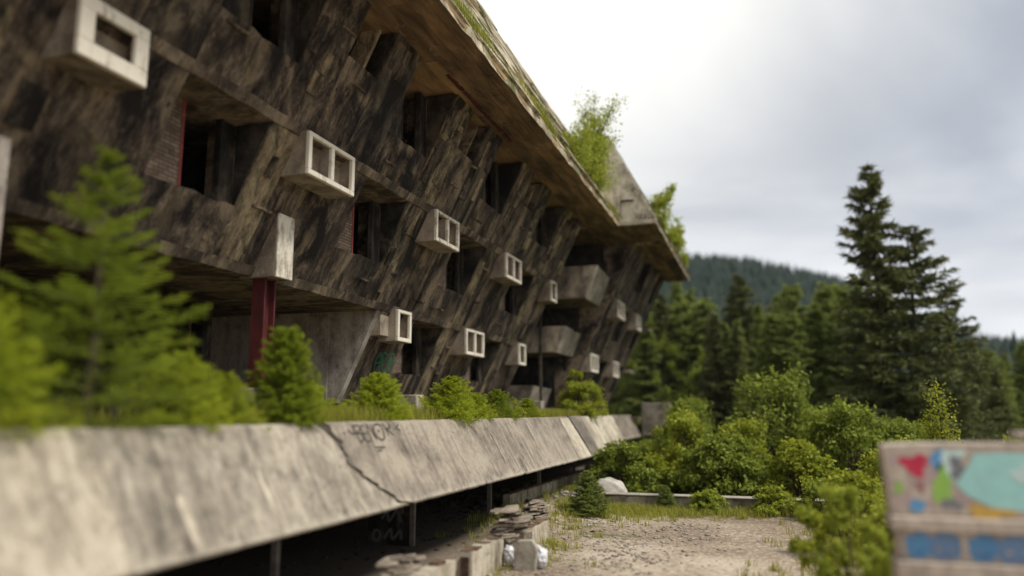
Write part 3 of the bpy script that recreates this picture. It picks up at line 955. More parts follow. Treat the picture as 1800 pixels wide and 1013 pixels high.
def roof_wing(y0, y1, s, dz=0.0):
    xe = -6.5 + s
    # soffit boards running along the eaves
    ws = [0.34, 0.42, 0.5, 0.4]
    x = xe - 0.03
    for wi, w in enumerate(ws):
        y = y0
        while y < y1 - 0.5:
            L_ = random.uniform(3.0, 6.5)
            y2 = min(y + L_, y1)
            if y1 - y2 < 1.0:
                y2 = y1
            dzb = random.uniform(-0.012, 0.012)
            MB().box(x - w + 0.018, x, y + 0.012, y2 - 0.012, SOF + dzb, SOF + 0.07).build('soffit_board', 'soffit', roof)
            y = y2
        x -= w
    # roof plate behind the boards
    MB().box(-20.2, xe - 0.02, y0, y1, SOF + 0.075, SOF + 0.2).build('roof_plate', 'soffit', roof)
    # fascia with broken upper edge
    n = int((y1 - y0) / 0.5); V, F = [], []
    for i in range(n):
        y = y0 + (y1 - y0) * i / (n - 1)
        c = random.uniform(-0.09, 0.05); cx_ = random.uniform(-0.03, 0.02)
        V += [(xe - 0.02, y, SOF - 0.01 + c * 0.4), (xe + cx_, y, SOF - 0.01 + c * 0.4), (xe + cx_ - 0.02, y, SOF + 0.27 + c), (xe - 0.1, y, SOF + 0.28 + c)]
    for i in range(n - 1):
        a = 4 * i
        for j in range(4):
            F.append((a + j, a + 4 + j, a + 4 + (j + 1) % 4, a + (j + 1) % 4))
    F.append((0, 1, 2, 3)); F.append(tuple(4 * n - 4 + i for i in (3, 2, 1, 0)))
    MB().add(V, F).build('fascia', 'roofing', roof)
    # slope in weathered courses
    rows = 9
    bx0, bz0, bx1, bz1 = xe - 0.06, SOF + 0.24, xe - 2.42, SOF + 4.86
    nx, nz = (bz1 - bz0), -(bx1 - bx0)
    ln = math.hypot(nx, nz); nx /= ln; nz /= ln
    for r in range(rows):
        f0, f1 = r / rows, (r + 1) / rows + 0.012
        y = y0
        while y < y1 - 0.5:
            y2 = min(y + random.uniform(2.2, 5.0), y1)
            if y1 - y2 < 1.0:
                y2 = y1
            h = random.uniform(0.0, 0.12)
            n = max(3, int((y2 - y) / 0.6)); V, F = [], []
            for i in range(n):
                yy = y + 0.01 + (y2 - y - 0.02) * i / (n - 1)
                j1, j2 = random.uniform(-0.025, 0.025), random.uniform(-0.02, 0.035)
                xa, za = bx0 + (bx1 - bx0) * f0, bz0 + (bz1 - bz0) * f0
                xb, zb = bx0 + (bx1 - bx0) * f1, bz0 + (bz1 - bz0) * f1
                o1, o2 = 0.06 + h + j1, 0.03 + h + j2
                V += [(xa - nx * .05, yy, za - nz * .05), (xa + nx * o1, yy, za + nz * o1), (xb + nx * o2, yy, zb + nz * o2), (xb - nx * .05, yy, zb - nz * .05)]
            for i in range(n - 1):
                a = 4 * i
                for j in range(4):
                    F.append((a + j, a + 4 + j, a + 4 + (j + 1) % 4, a + (j + 1) % 4))
            F.append((0, 1, 2, 3)); F.append(tuple(4 * n - 4 + i for i in (3, 2, 1, 0)))
            MB().add(V, F).build('roof_panel', 'roofing', roof)
            y = y2
    MB().box(-20.2, bx1, y0, y1, bz1 - 0.2, bz1).build('roof_deck', 'roofing', roof)


roof_wing(START, 37.5, 0.0)
roof_wing(37.62, 55.0, S2)
# streaked gable of the second wing above the first roof
gx0 = -6.5 + S2
MB().prism_y([(-14, SOF + 0.01), (gx0 + 0.0, SOF + 0.01), (gx0 - 0.02, SOF + 0.3), (gx0 - 2.4, SOF + 4.9), (-14, SOF + 4.9)], 37.36, 37.61).build('gable_wall', 'gable', roof, 0.03)
MB().prism_y([(-13.4, SOF - 0.03), (gx0 - 0.02, SOF - 0.03), (gx0 - 0.02, SOF + 0.005), (-13.4, SOF + 0.005)], 37.36, 41.2).build('loggia_soffit', 'soffit', roof)
MB().box(-10, gx0 - 0.1, 41.22, 41.5, SOF - 0.16, SOF - 0.02).build('eaves_beam', 'charred_ochre', roof)
MB().prism_y([(-9.5, SOF + 0.02), (gx0 + 0.02, SOF + 0.02), (gx0 + 0.0, SOF + 0.24), (-9.5, SOF + 0.24)], 37.28, 37.355).build('gable_band', 'parapet_pale', roof, 0.02)
MB().box(gx0 - 1.75, gx0 - 1.1, 37.3, 37.37, SOF + 1.25, SOF + 1.33).build('gable_slot', 'soot', roof)
# torn red strip between wall head and soffit
for ya, yb_ in ((18.4, 19.5), (19.62, 20.7), (20.75, 21.9), (22.0, 22.9), (23.2, 24.0)):
    n, V, F = 7, [], []
    for i in range(n):
        y = ya + (yb_ - ya) * i / (n - 1)
        w = 0.07 + 0.07 * random.random()
        zz = SOF - 0.03 - 0.03 * random.random()
        V += [(-7.9, y, zz), (-7.9 + w, y, zz), (-7.9 + w, y, SOF - 0.014), (-7.9, y, SOF - 0.014)]
    for i in range(n - 1):
        a = 4 * i
        for j in range(4):
            F.append((a + j, a + 4 + j, a + 4 + (j + 1) % 4, a + (j + 1) % 4))
    MB().add(V, F).build('red_strip', 'red', roof)

# --- terrace and its sloping parapet
MB().box(-20.2, -7.29, START - 4, 37.15, -0.62, -0.35).build('terrace_slab', 'soil', hotel)
MB().box(-20.2, -9.4, 37.155, 54.2, -0.62, -0.35).build('terrace_slab', 'soil', hotel)
PT, PB = np.array([-7.0, -0.17]), np.array([-6.2, -1.63])
PL = float(np.linalg.norm(PB - PT))
PD = (PB - PT) / PL
PN = np.array([1.46, 0.8]) / PL


def parapet_panel(name, y0f, y1f, mat, off=0.0, shift=(0, 0), nseg=None, label=None):
    """y0f / y1f give the panel's end as a function of the distance s down the slope"""
    prof = [(-7.28, -0.5, 0), (-7.28, -0.21, 0), (-7.24, -0.175, 0), (-7.03, -0.165, 0)]
    for i in range(26):
        s = 0.045 + (PL - 0.06) * i / 25
        p = PT + PD * s
        prof.append((p[0], p[1], s))
    prof += [(PB[0] - 0.03, PB[1] - 0.025, PL), (PB[0] - 0.22, PB[1] + 0.0, PL), (-6.95, -0.75, 0.6), (-7.2, -0.52, 0.2)]
    L_ = y1f(0.8) - y0f(0.8)
    nseg = nseg or max(4, int(L_ / 0.22))
    V, F = [], []
    m = len(prof)
    for i in range(nseg + 1):
        u = i / nseg
        chip = max(0.0, random.gauss(-0.004, 0.009)) + 0.004 * math.sin(i * 0.3)
        chipt = max(0.0, random.gauss(0.0, 0.006))
        for j, (x, z, s) in enumerate(prof):
            y = y0f(s) + (y1f(s) - y0f(s)) * u
            dx, dz = PN[0] * off, PN[1] * off
            if j in (29, 30, 31):
                dz += chip
            if j in (3, 4):
                dz -= chipt
            wob = 0.004 * math.sin(3.1 * y + 2.2 * s) + 0.003 * math.sin(7.7 * y - s * 5)
            V.append((x + dx + PN[0] * wob + shift[0], y, z + dz + PN[1] * wob + shift[1]))
    for i in range(nseg):
        for j in range(m):
            a, b = i * m + j, i * m + (j + 1) % m
            F.append((a, a + m, b + m, b))
    F.append(tuple(range(m))); F.append(tuple(nseg * m + j for j in range(m))[::-1])
    o = MB().add(V, F).build(name, mat, hotel)
    if label:
        o['label'] = label
    return o


CRACK = [(0.0, 11.17), (0.12, 11.4), (0.27, 11.54), (0.42, 11.63), (0.58, 11.56), (0.8, 11.57), (0.9, 11.77), (1.17, 12.09), (1.4, 12.48), (1.57, 12.69), (1.67, 13.25)]
cs, cy_ = [c[0] for c in CRACK], [c[1] for c in CRACK]


def crack_at(s):
    return float(np.interp(s, cs, cy_)) + 0.05 * math.sin(s * 23) + 0.035 * math.sin(s * 53 + 1)


pp0 = parapet_panel('parapet_panel', lambda s: START - 4, lambda s: 6.62 + 0.03 * math.sin(4 * s), 'parapet_pale', 0.012)
pp1 = parapet_panel('parapet_panel', lambda s: 6.65 + 0.03 * math.sin(4 * s), lambda s: crack_at(s) - 0.09 - 0.05 * abs(math.sin(s * 13)), 'parapet', -0.02)
pp2 = parapet_panel('parapet_panel', lambda s: crack_at(s) + 0.045 + (0.16 if s < 0.06 else 0.05 if s < 0.2 else 0.0), lambda s: 28.15 + 0.55 * s / PL, 'parapet_grey', 0.01,
                    label='long grey parapet slab with black lettering beside the crack')
pp3 = parapet_panel('parapet_panel', lambda s: 28.19 + 0.55 * s / PL, lambda s: 30.2, 'parapet_grey', 0.05)
pp4 = parapet_panel('parapet_panel', lambda s: 30.24, lambda s: 36.9 - 0.1 * s, 'parapet_pale', 0.02)
pp5 = parapet_panel('parapet_panel', lambda s: 37.2, lambda s: 55.0 - 0.2 * s, 'parapet_grey', 0.0, (-2.1, -0.02))
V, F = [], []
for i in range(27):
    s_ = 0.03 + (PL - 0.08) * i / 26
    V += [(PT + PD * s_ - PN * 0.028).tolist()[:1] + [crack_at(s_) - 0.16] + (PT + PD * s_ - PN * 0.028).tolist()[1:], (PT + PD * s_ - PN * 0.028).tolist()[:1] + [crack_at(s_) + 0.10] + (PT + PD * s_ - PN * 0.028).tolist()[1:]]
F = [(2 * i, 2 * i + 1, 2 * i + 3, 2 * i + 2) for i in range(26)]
MB().add(V, F).build('crack_shade', 'rubble', hotel)  # dark strip inside the crack: the gap's shadow put in as colour
# pale mended strip on the long panel, above its far end
STR = {}


def slope_pt(y, s, h=0.0):
    p = PT + PD * s + PN * h
    return (p[0], y, p[1])


def ribbon(pts, w, fn, h):
    """flat brush stroke laid on a surface; fn maps (a, b, h) to a point"""
    P = np.array(pts, float)
    V, F = [], []
    for i in range(len(P)):
        d = P[min(i + 1, len(P) - 1)] - P[max(i - 1, 0)]
        d = d / (np.linalg.norm(d) + 1e-9)
        nn = np.array([-d[1], d[0]]) * w * 0.5
        V += [fn(*(P[i] + nn), h), fn(*(P[i] - nn), h)]
    for i in range(len(P) - 1):
        F.append((2 * i, 2 * i + 1, 2 * i + 3, 2 * i + 2))
    return V, F


def smooth_poly(pts, k=4):
    P = np.array(pts, float)
    if len(P) < 3:
        return P
    t = np.arange(len(P)); tt = np.linspace(0, len(P) - 1, (len(P) - 1) * k + 1)
    out = []
    for x in tt:
        i = min(int(x), len(P) - 2); u = x - i
        p0, p1, p2, p3 = P[max(i - 1, 0)], P[i], P[i + 1], P[min(i + 2, len(P) - 1)]
        out.append(0.5 * ((2 * p1) + (-p0 + p2) * u + (2 * p0 - 5 * p1 + 4 * p2 - p3) * u * u + (-p0 + 3 * p1 - 3 * p2 + p3) * u ** 3))
    return np.array(out)


def strokes(name, lines, w, fn, h, mat, parent):
    mb = MB()
    for i, ln in enumerate(lines):
        V, F = ribbon(smooth_poly(ln), w, fn, h + 0.0006 * i)
        mb.add(V, F)
    return mb.build(name, mat, parent)


M['ink'] = paint('faded_black_spray', (0.075, 0.065, 0.055))
M['tag'] = paint('green_spray', (0.03, 0.24, 0.15), 0.6)
M['tagw'] = paint('grey_white_spray', (0.16, 0.15, 0.145))
BENOK = [[(12.21, 0.07), (12.24, 0.23), (12.26, 0.41)], [(12.22, 0.1), (12.41, 0.08), (12.43, 0.16), (12.24, 0.23)], [(12.24, 0.23), (12.44, 0.26), (12.41, 0.36), (12.24, 0.41)], [(12.49, 0.1), (12.63, 0.09)], [(12.45, 0.24), (12.63, 0.24)], [(12.49, 0.1), (12.45, 0.24), (12.5, 0.40), (12.64, 0.39)], [(12.74, 0.06), (12.72, 0.14), (12.70, 0.42)], [(12.74, 0.06), (12.82, 0.2), (12.88, 0.38)], [(12.89, 0.06), (12.9, 0.25), (12.88, 0.38)],
         [(13.19, 0.07), (13.03, 0.08), (12.93, 0.21), (13.0, 0.36), (13.16, 0.38), (13.27, 0.28), (13.29, 0.11), (13.19, 0.07)], [(13.10, 0.18), (13.12, 0.23)], [(13.38, 0.06), (13.42, 0.16), (13.43, 0.32)], [(13.66, 0.07), (13.56, 0.16), (13.42, 0.17)], [(13.46, 0.16), (13.62, 0.31)], [(13.79, 0.17), (13.83, 0.18)], [(14.04, 0.08), (13.92, 0.15), (14.0, 0.23)], [(14.28, 0.18), (14.31, 0.19)], [(12.7, 0.53), (13.08, 0.54)], [(12.72, 0.60), (12.92, 0.59)], [(12.0, 0.16), (12.1, 0.23), (12.21, 0.23)], [(11.80, 0.22), (11.86, 0.22)]]
for li, (a_, b_) in enumerate([(0, 3), (3, 6), (6, 9), (9, 10), (10, 11), (11, 14), (14, 15), (15, 16), (16, 17), (17, 18), (18, 19), (19, 20), (20, 21)]):
    strokes('graffiti_letter', BENOK[a_:b_], 0.03, slope_pt, 0.022, 'ink', pp2)


def pier_pt(y, z, h):
    return (fx(z) + 0.012 + h, y, z - h * 0.4)


TAG = [[(22.03, 1.32), (21.87, 1.68), (22.0, 1.87), (22.22, 1.56), (22.31, 1.35)], [(21.9, 1.54), (22.22, 1.6)], [(22.53, 1.4), (22.14, 1.84), (22.43, 1.86), (22.54, 1.67), (22.35, 1.64), (22.74, 1.63), (22.87, 1.42), (22.53, 1.36)], [(23.05, 1.35), (22.65, 1.84), (22.89, 1.88), (23.05, 1.68), (22.85, 1.64)], [(22.85, 1.64), (23.15, 1.62), (23.18, 1.47), (23.01, 1.35)]]
for a_, b_ in ((0, 2), (2, 3), (3, 5)):
    strokes('graffiti_letter', TAG[a_:b_], 0.05, pier_pt, 0.02, 'tag', tagged_pier)
# pale salt runs on the parapet
for y, s0, s1, w in [(16.42, 0.40, 1.35, 0.09), (19.04, 0.22, 1.3, 0.05), (11.45, 0.86, 1.62, 0.14), (27.2, 0.06, 1.63, 0.85), (9.2, 0.7, 1.6, 0.10), (7.6, 0.9, 1.62, 0.16), (22.6, 0.2, 0.9, 0.05), (24.9, 0.1, 1.1, 0.06)]:
    if w > 0.5:
        V, F = [], []
        for i in range(14):
            s = s0 + (s1 - s0) * i / 13
            a = y - 0.28 - 0.10 * math.sin(i * 0.9) - 0.2 * s
            b = 28.13 + 0.55 * s / PL - 0.02
            V += [slope_pt(a, s, 0.021), slope_pt(b, s, 0.021)]
        F = [(2 * i, 2 * i + 1, 2 * i + 3, 2 * i + 2) for i in range(13)]
        MB().add(V, F).build('lime_stain', 'parapet_pale', pp2)
    else:
        pts = [(y + random.uniform(-0.02, 0.02) + 0.05 * i / 6, s0 + (s1 - s0) * i / 6) for i in range(7)]
        V, F = [], []
        for i, (yy, s) in enumerate(pts):
            ww = w * (0.35 + 0.65 * math.sin(math.pi * min(1, (i + 0.6) / 6.5)))
            hh_ = 0.021 if y > 11.8 else -0.009
            V += [slope_pt(yy - ww / 2, s, hh_), slope_pt(yy + ww / 2, s, hh_)]
        F = [(2 * i, 2 * i + 1, 2 * i + 3, 2 * i + 2) for i in range(6)]
        MB().add(V, F).build('lime_stain', 'parapet_pale', pp1 if y < 11.8 else pp2)
# end block of the terrace beyond the second wing
MB().box(-8.45, -6.4, 56.0, 57.2, -1.65, 0.66).build('terrace_end_wall', 'parapet', hotel, 0.04)
MB().box(-20.2, -8.46, 54.4, 57.0, -0.62, -0.3).build('terrace_slab', 'soil', hotel)
# cross blocks on the terrace
for y in (20.28, 26.75, 33.3):
    MB().box(-11.5, -9.48, y, y + 0.55, -0.35, 0.5).build('terrace_block', 'parapet', hotel, 0.02)
for y in (13.6,):
    MB().box(-11.5, -9.48, y, y + 0.55, -0.35, 0.5).build('terrace_block', 'parapet', hotel, 0.02)

# --- under the terrace
for i, y in enumerate((6.2, 11.6, 17.0, 22.4, 27.8, 33.3, 38.8)):
    xp = -8.0 if y < 20 else -7.42
    yp = y if y < 20 else y * 0.925
    MB().box(xp - 0.055, xp + 0.055, yp, yp + 0.1, (GZ - 0.1) if y < 23 else -2.43, -0.625).build('terrace_post', 'post', hotel)
MB().box(-14.2, -14.0, START - 4, 53, GZ - 0.2, -0.63).build('cellar_wall', 'soot', hotel)
MB().box(-9.15, -8.08, 17.02, 17.12, GZ - 0.1, -0.64).build('cellar_panel', 'soot', hotel)
STR2 = [[(-8.95, -2.75), (-9.02, -2.9), (-8.95, -3.0), (-8.85, -2.95), (-8.84, -2.8), (-8.95, -2.75)], [(-8.72, -2.95), (-8.55, -2.72), (-8.5, -2.95), (-8.3, -2.75), (-8.28, -2.95)], [(-8.8, -2.5), (-8.65, -2.35), (-8.6, -2.55), (-8.4, -2.3), (-8.3, -2.55)], [(-8.55, -2.2), (-8.3, -2.15), (-8.25, -2.35)]]
for st_ in STR2:
    strokes('graffiti_letter', [st_], 0.07, lambda a, b, h: (a, 17.02 - h, b), 0.004, 'tagw', hotel)

# ------------------------------------------------------------------ low walls and rubble in the yard


def rough_wall(name, x0, x1, y0, y1, z1, mat, label, cat, group=None, cap=True):
    base = ((x0 + x1) / 2, (y0 + y1) / 2, GZ)
    r = empty(name, base)
    n = max(3, int((y1 - y0) / 0.25)); V, F = [], []
    for i in range(n):
        y = y0 + (y1 - y0) * i / (n - 1)
        c = random.uniform(-0.02, 0.02); d = random.uniform(-0.012, 0.012)
        V += [(x0 + d, y, GZ - 0.2), (x1 + d, y, GZ - 0.2), (x1 + d, y, z1 + c), (x0 + d, y, z1 + c)]
    for i in range(n - 1):
        a = 4 * i
        for j in range(4):
            F.append((a + j, a + 4 + j, a + 4 + (j + 1) % 4, a + (j + 1) % 4))
    F.append((0, 1, 2, 3)); F.append(tuple(4 * n - 4 + i for i in (3, 2, 1, 0)))
    MB().add(V, F).build('wall_body', mat, r)
    if cap:
        mb = MB()
        for i in range(n - 1):
            ya = y0 + (y1 - y0) * i / (n - 1); yb = y0 + (y1 - y0) * (i + 1) / (n - 1)
            if random.random() < 0.75:
                mb.box(x0 + random.uniform(0, 0.05), x1 - random.uniform(0.01, 0.07), ya + 0.01, yb - 0.01, z1 - 0.03, z1 + random.uniform(0.02, 0.055))
        mb.build('cap_rubble', 'rust', r)['kind'] = 'stuff'
    tag(r, label, cat, group, 'thing')
    return r


rough_wall('low_wall', -7.5, -7.28, 22.2, 36.6, -2.42, 'lowwall', 'long low concrete wall with steel posts under the terrace edge', 'wall')
rough_wall('low_wall', -5.55, -5.3, 11.4, 13.05, -2.55, 'lowwall', 'low broken wall stub at the bottom edge below the terrace crack', 'wall')
rough_wall('low_wall', -5.6, -5.3, 13.92, 15.7, -2.58, 'lowwall', 'low broken wall piece with rust-red end beside the white sacks', 'wall')
rough_wall('low_wall', -5.55, -5.3, 17.8, 19.3, -2.67, 'lowwall', 'short low wall end behind the stacked slates', 'wall')
o = MB().box(-5.52, -5.36, 13.86, 13.93, GZ, -2.66)
tag(o.build('rusty_hollow_end', 'rust', bpy.data.objects['low_wall.002']))

SL_ME = []
for i in range(7):
    n = 7
    rx, ry, t = random.uniform(0.26, 0.50), random.uniform(0.13, 0.26), random.uniform(0.022, 0.05)
    ring = [(rx * math.cos(2 * math.pi * k / n) * random.uniform(0.6, 1.15), ry * math.sin(2 * math.pi * k / n) * random.uniform(0.6, 1.15)) for k in range(n)]
    V = [(x, y, 0) for x, y in ring] + [(x * 0.96, y * 0.96, t + random.uniform(-0.01, 0.01)) for x, y in ring]
    F = [tuple(range(n))[::-1], tuple(range(n, 2 * n))] + [(k, (k + 1) % n, n + (k + 1) % n, n + k) for k in range(n)]
    me = mesh_from('slate_slab', V, F); me.materials.append(M['rock']); SL_ME.append((t, me))


def slate_stack(x, y, z, n, spread, label, group, rot0=1.3):
    zz = z
    k = 0
    while k < n:
        i = random.randrange(7)
        t, me = SL_ME[i]
        for q in range(2 if k < n - 2 else 1):
            o = bpy.data.objects.new('slate_slab', me)
            COL.objects.link(o)
            o.location = (x + random.uniform(-spread, spread) * 0.35, y + (q - 0.5) * spread * 1.3 + random.uniform(-0.12, 0.12), zz)
            o.rotation_euler = (random.uniform(-0.08, 0.08), random.uniform(-0.06, 0.06), rot0 + random.uniform(-0.5, 0.5))
            tag(o, label, 'stone', group, 'thing')
            k += 1
        zz += t + 0.004


slate_stack(-5.42, 16.55, -2.66, 30, 0.5, 'flat slate slab in the large stack above the white sacks', 'large slate stack above the sacks')
slate_stack(-5.75, 19.6, -2.66, 20, 0.22, 'flat slate slab in the small stack on the short wall', 'small slate stack on the wall end')
slate_stack(-5.75, 11.9, -2.54, 10, 0.45, 'flat slate slab in the heap at the bottom edge', 'slate heap at the bottom edge')
# pier that carries the big stack
tag(MB().box(-5.55, -5.3, 16.0, 17.3, GZ - 0.1, -2.67).build('rubble_pier', 'rock', None, 0.03), 'dark rubble pier under the large slate stack', 'pier')
# upright concrete slab
o = MB()
pr = [(-4.93, GZ - 0.05), (-4.5, GZ - 0.05), (-4.46, -2.66), (-4.56, -2.52), (-4.86, -2.54), (-4.95, -2.68)]
o.prism_y(pr, 15.3, 15.44)
tag(o.build('standing_slab', 'block', None, 0.02), 'upright mossy concrete slab standing in front of the slates', 'slab', kind='thing')


def lump(name, c, r, mat, seed, sub=3, amp=0.18, flat=0.0, crumple=0.0):
    import bmesh
    bm = bmesh.new()
    bmesh.ops.create_icosphere(bm, subdivisions=sub, radius=1.0)
    rg = np.random.default_rng(seed)
    ph = rg.uniform(0, 6.28, (5, 3)); fr = rg.uniform(1.2, 4.5, (5, 3))
    for v in bm.verts:
        p = np.array(v.co)
        d = sum(math.sin(fr[i] @ p + ph[i][0]) for i in range(5)) / 5
        d2 = sum(math.sin(3 * fr[i] @ p + ph[i][1]) for i in range(5)) / 5
        d3 = sum(abs(math.sin(4.5 * fr[i] @ p[[1, 2, 0]] + ph[i][2])) for i in range(3)) / 3 if crumple else 0
        q = p * (1 + amp * d + amp * 0.4 * d2 - crumple * d3)
        q[2] = max(q[2], -0.75 + flat)
        v.co = q * np.array(r)
    me = bpy.data.meshes.new(name); bm.to_mesh(me); bm.free()
    o = link(name, me, mat, None, True)
    o.location = c
    return o


tag(lump('white_sack', (-5.08, 15.68, -2.90), (0.27, 0.17, 0.24), 'bag', 3, 4, 0.35, crumple=0.4), 'crumpled white sack left of the upright slab', 'sack', 'white sacks by the slab')
tag(lump('white_sack', (-4.5, 15.62, -2.90), (0.23, 0.18, 0.29), 'bag', 5, 4, 0.35, crumple=0.4), 'bulging white sack right of the upright slab', 'sack', 'white sacks by the slab')
tag(lump('boulder', (-5.2, 27.2, -2.75), (0.62, 0.45, 0.55), 'boulder', 8, 4, 0.3), 'pale rounded boulder at the left end of the yard wall', 'boulder', 'pale boulders')
tag(lump('boulder', (-6.1, 27.0, -2.9), (0.5, 0.4, 0.35), 'boulder', 9, 4, 0.3), 'flatter pale boulder left of the rounded one', 'boulder', 'pale boulders')
tag(lump('boulder', (-7.6, 37.0, -2.7), (0.7, 0.5, 0.6), 'boulder', 10, 4, 0.3), 'pale boulder below the far end of the terrace', 'boulder', 'pale boulders')
tag(lump('boulder', (-5.0, 34.0, -2.8), (0.5, 0.4, 0.4), 'boulder', 12, 4, 0.3), 'small pale boulder in the dark bushes past the terrace', 'boulder', 'pale boulders')
yw = empty('yard_wall', (-1.5, 26.4, GZ))
tag(yw, 'low concrete kerb wall along the back of the yard', 'wall', kind='thing')
mbw = MB()
V, F = [], []
n = 28
for i in range(n):
    x = -5.6 + 7.6 * i / (n - 1); y = 26.3 + 0.12 * i / n
    c = random.uniform(-0.02, 0.02)
    V += [(x, y, GZ - 0.2), (x, y, -2.76 + c), (x, y + 0.3, -2.76 + c), (x, y + 0.3, GZ - 0.2)]
for i in range(n - 1):
    a = 4 * i
    for j in range(4):
        F.append((a + j, a + (j + 1) % 4, a + 4 + (j + 1) % 4, a + 4 + j))
F.append((0, 3, 2, 1)); F.append(tuple(4 * n - 4 + i for i in range(4)))
MB().add(V, F).build('wall_body', 'lowwall', yw)
MB().box(-5.6, 2.0, 26.24, 26.7, -2.73, -2.68).build('coping', 'block', yw, 0.02)

# graffiti wall at the right
gwl = empty('graffiti_wall', (3.2, 10.5, GZ))
tag(gwl, 'tan concrete wall with turquoise, red and blue graffiti at the right edge', 'wall', kind='thing')
WY = 10.3
mb = MB()
V = [(1.30, WY, -0.385), (1.62, WY, -0.36), (6.5, WY, -0.30), (6.5, WY, -1.19), (1.36, WY, -1.19)]
MB().add([(x, y, z) for y in (WY, WY + 0.35) for (x, _, z) in V], [(0, 4, 3, 2, 1), (5, 6, 7, 8, 9)] + [(i, (i + 1) % 5, 5 + (i + 1) % 5, 5 + i) for i in range(5)]).build('upper_wall', 'gwall', gwl, 0.02)
MB().box(1.33, 6.5, WY - 0.10, WY + 0.36, -1.36, -1.195).build('ledge', 'gwall', gwl, 0.02)
MB().box(1.40, 6.5, WY + 0.02, WY + 0.34, -1.69, -1.365).build('lower_wall', 'gwall', gwl)
MB().box(1.36, 6.5, WY - 0.08, WY + 0.35, GZ - 0.1, -1.695).build('plinth', 'gwall', gwl, 0.02)
MB().box(2.72, 6.4, WY + 0.05, WY + 0.32, -0.31, -0.22).build('coping', 'gwall', gwl, 0.02)


def blot(name, cx_, cz_, rx, rz, mat, seed, y=WY, h=0.004, n=44, amp=0.3):
    rg = np.random.default_rng(seed)
    ph = rg.uniform(0, 6.28, 4)
    V = [(cx_, y - h, cz_)]
    for k in range(n):
        t = 2 * math.pi * k / n
        r = 1 + amp * (math.sin(2 * t + ph[0]) * 0.5 + math.sin(3 * t + ph[1]) * 0.6 + math.sin(5 * t + ph[2]) * 0.5 + math.sin(11 * t + ph[3]) * 0.25)
        V.append((cx_ + rx * r * math.cos(t), y - h, cz_ + rz * r * math.sin(t)))
    F = [(0, 1 + (k + 1) % n, 1 + k) for k in range(n)]
    return MB().add(V, F).build(name, mat, gwl)


M['p_wash'] = paint('washed_pink_grey_paint', (0.52, 0.40, 0.37), 0.75)
M['p_red'] = paint('crimson_spray', (0.62, 0.05, 0.10)); M['p_blue'] = paint('blue_spray', (0.14, 0.34, 0.60)); M['p_green'] = paint('lime_spray', (0.34, 0.58, 0.12))
M['p_teal'] = paint('turquoise_spray', (0.40, 0.72, 0.68)); M['p_orange'] = paint('orange_spray', (0.62, 0.40, 0.10)); M['p_dark'] = paint('slate_spray', (0.22, 0.22, 0.24))
M['p_pale'] = paint('pale_turquoise_spray', (0.60, 0.76, 0.73)); M['p_b2'] = paint('dull_blue_spray', (0.20, 0.32, 0.52)); M['p_pink'] = paint('dusty_pink_spray', (0.40, 0.20, 0.19))
for i, (u, v, a, b, mt) in enumerate([(1.78, -0.72, 0.20, 0.16, 'p_wash'), (2.02, -0.50, 0.16, 0.07, 'p_pale'), (1.52, -1.02, 0.10, 0.10, 'p_wash'), (1.86, -1.06, 0.14, 0.07, 'p_wash'), (2.18, -0.98, 0.12, 0.10, 'p_wash'), (1.45, -0.56, 0.09, 0.08, 'p_wash'), (2.0, -0.70, 0.07, 0.12, 'p_pale')]):
    blot('paint_patch', u, v, a, b, mt, 30 + i, h=0.0012 + 0.0002 * i)
blot('paint_patch', 1.64, -0.62, 0.13, 0.11, 'p_red', 1)
blot('paint_patch', 1.72, -0.53, 0.06, 0.05, 'p_red', 2, h=0.006)
blot('paint_patch', 1.64, -1.08, 0.085, 0.075, 'p_blue', 3, amp=0.1)
blot('paint_patch', 1.92, -0.84, 0.10, 0.19, 'p_green', 4)
blot('paint_patch', 1.46, -0.88, 0.05, 0.06, 'p_green', 14)
blot('paint_patch', 1.88, -0.55, 0.07, 0.10, 'p_blue', 5)
blot('paint_patch', 1.69, -0.86, 0.05, 0.06, 'p_pink', 15)
blot('paint_patch', 2.10, -0.66, 0.09, 0.14, 'p_dark', 6, h=0.003)
blot('paint_patch', 2.00, -1.05, 0.12, 0.06, 'p_dark', 16, h=0.003)
mbp = MB()
V = [(2.17, WY - 0.007, -0.95), (2.06, WY - 0.007, -0.82), (2.2, WY - 0.007, -0.62), (2.28, WY - 0.007, -0.47), (2.6, WY - 0.007, -0.46), (3.4, WY - 0.007, -0.47), (3.5, WY - 0.007, -1.08), (2.75, WY - 0.007, -1.1), (2.45, WY - 0.007, -1.09)]
mbp.add(V, [tuple(range(9))[::-1]]).build('paint_patch', 'p_teal', gwl)
blot('paint_patch', 2.95, -0.74, 0.28, 0.20, 'p_pale', 7, h=0.010)
blot('paint_patch', 2.45, -1.13, 0.2, 0.05, 'p_orange', 9, h=0.012)
blot('paint_patch', 2.26, -1.12, 0.07, 0.10, 'p_orange', 8, h=0.0135)
for i, (a, b) in enumerate([(1.53, 1.74), (1.76, 2.06), (2.18, 2.42), (2.46, 2.80), (2.84, 3.2)]):
    ls = [[(a, -1.42), (a + 0.02, -1.62), (a + (b - a) * 0.5, -1.62)], [(a + (b - a) * 0.45, -1.42), (a + (b - a) * 0.5, -1.62), (b - 0.04, -1.6)], [(b - 0.05, -1.40), (b - 0.04, -1.62)], [(a + 0.03, -1.5), (b - 0.03, -1.52)], [(a + 0.05, -1.42), (b - 0.06, -1.42)]]
    strokes('graffiti_letter', ls, 0.085, lambda u, v, h: (u, WY + 0.02 - h, v), 0.004, 'p_b2' if i % 2 else 'p_blue', gwl)

# ------------------------------------------------------------------ plants


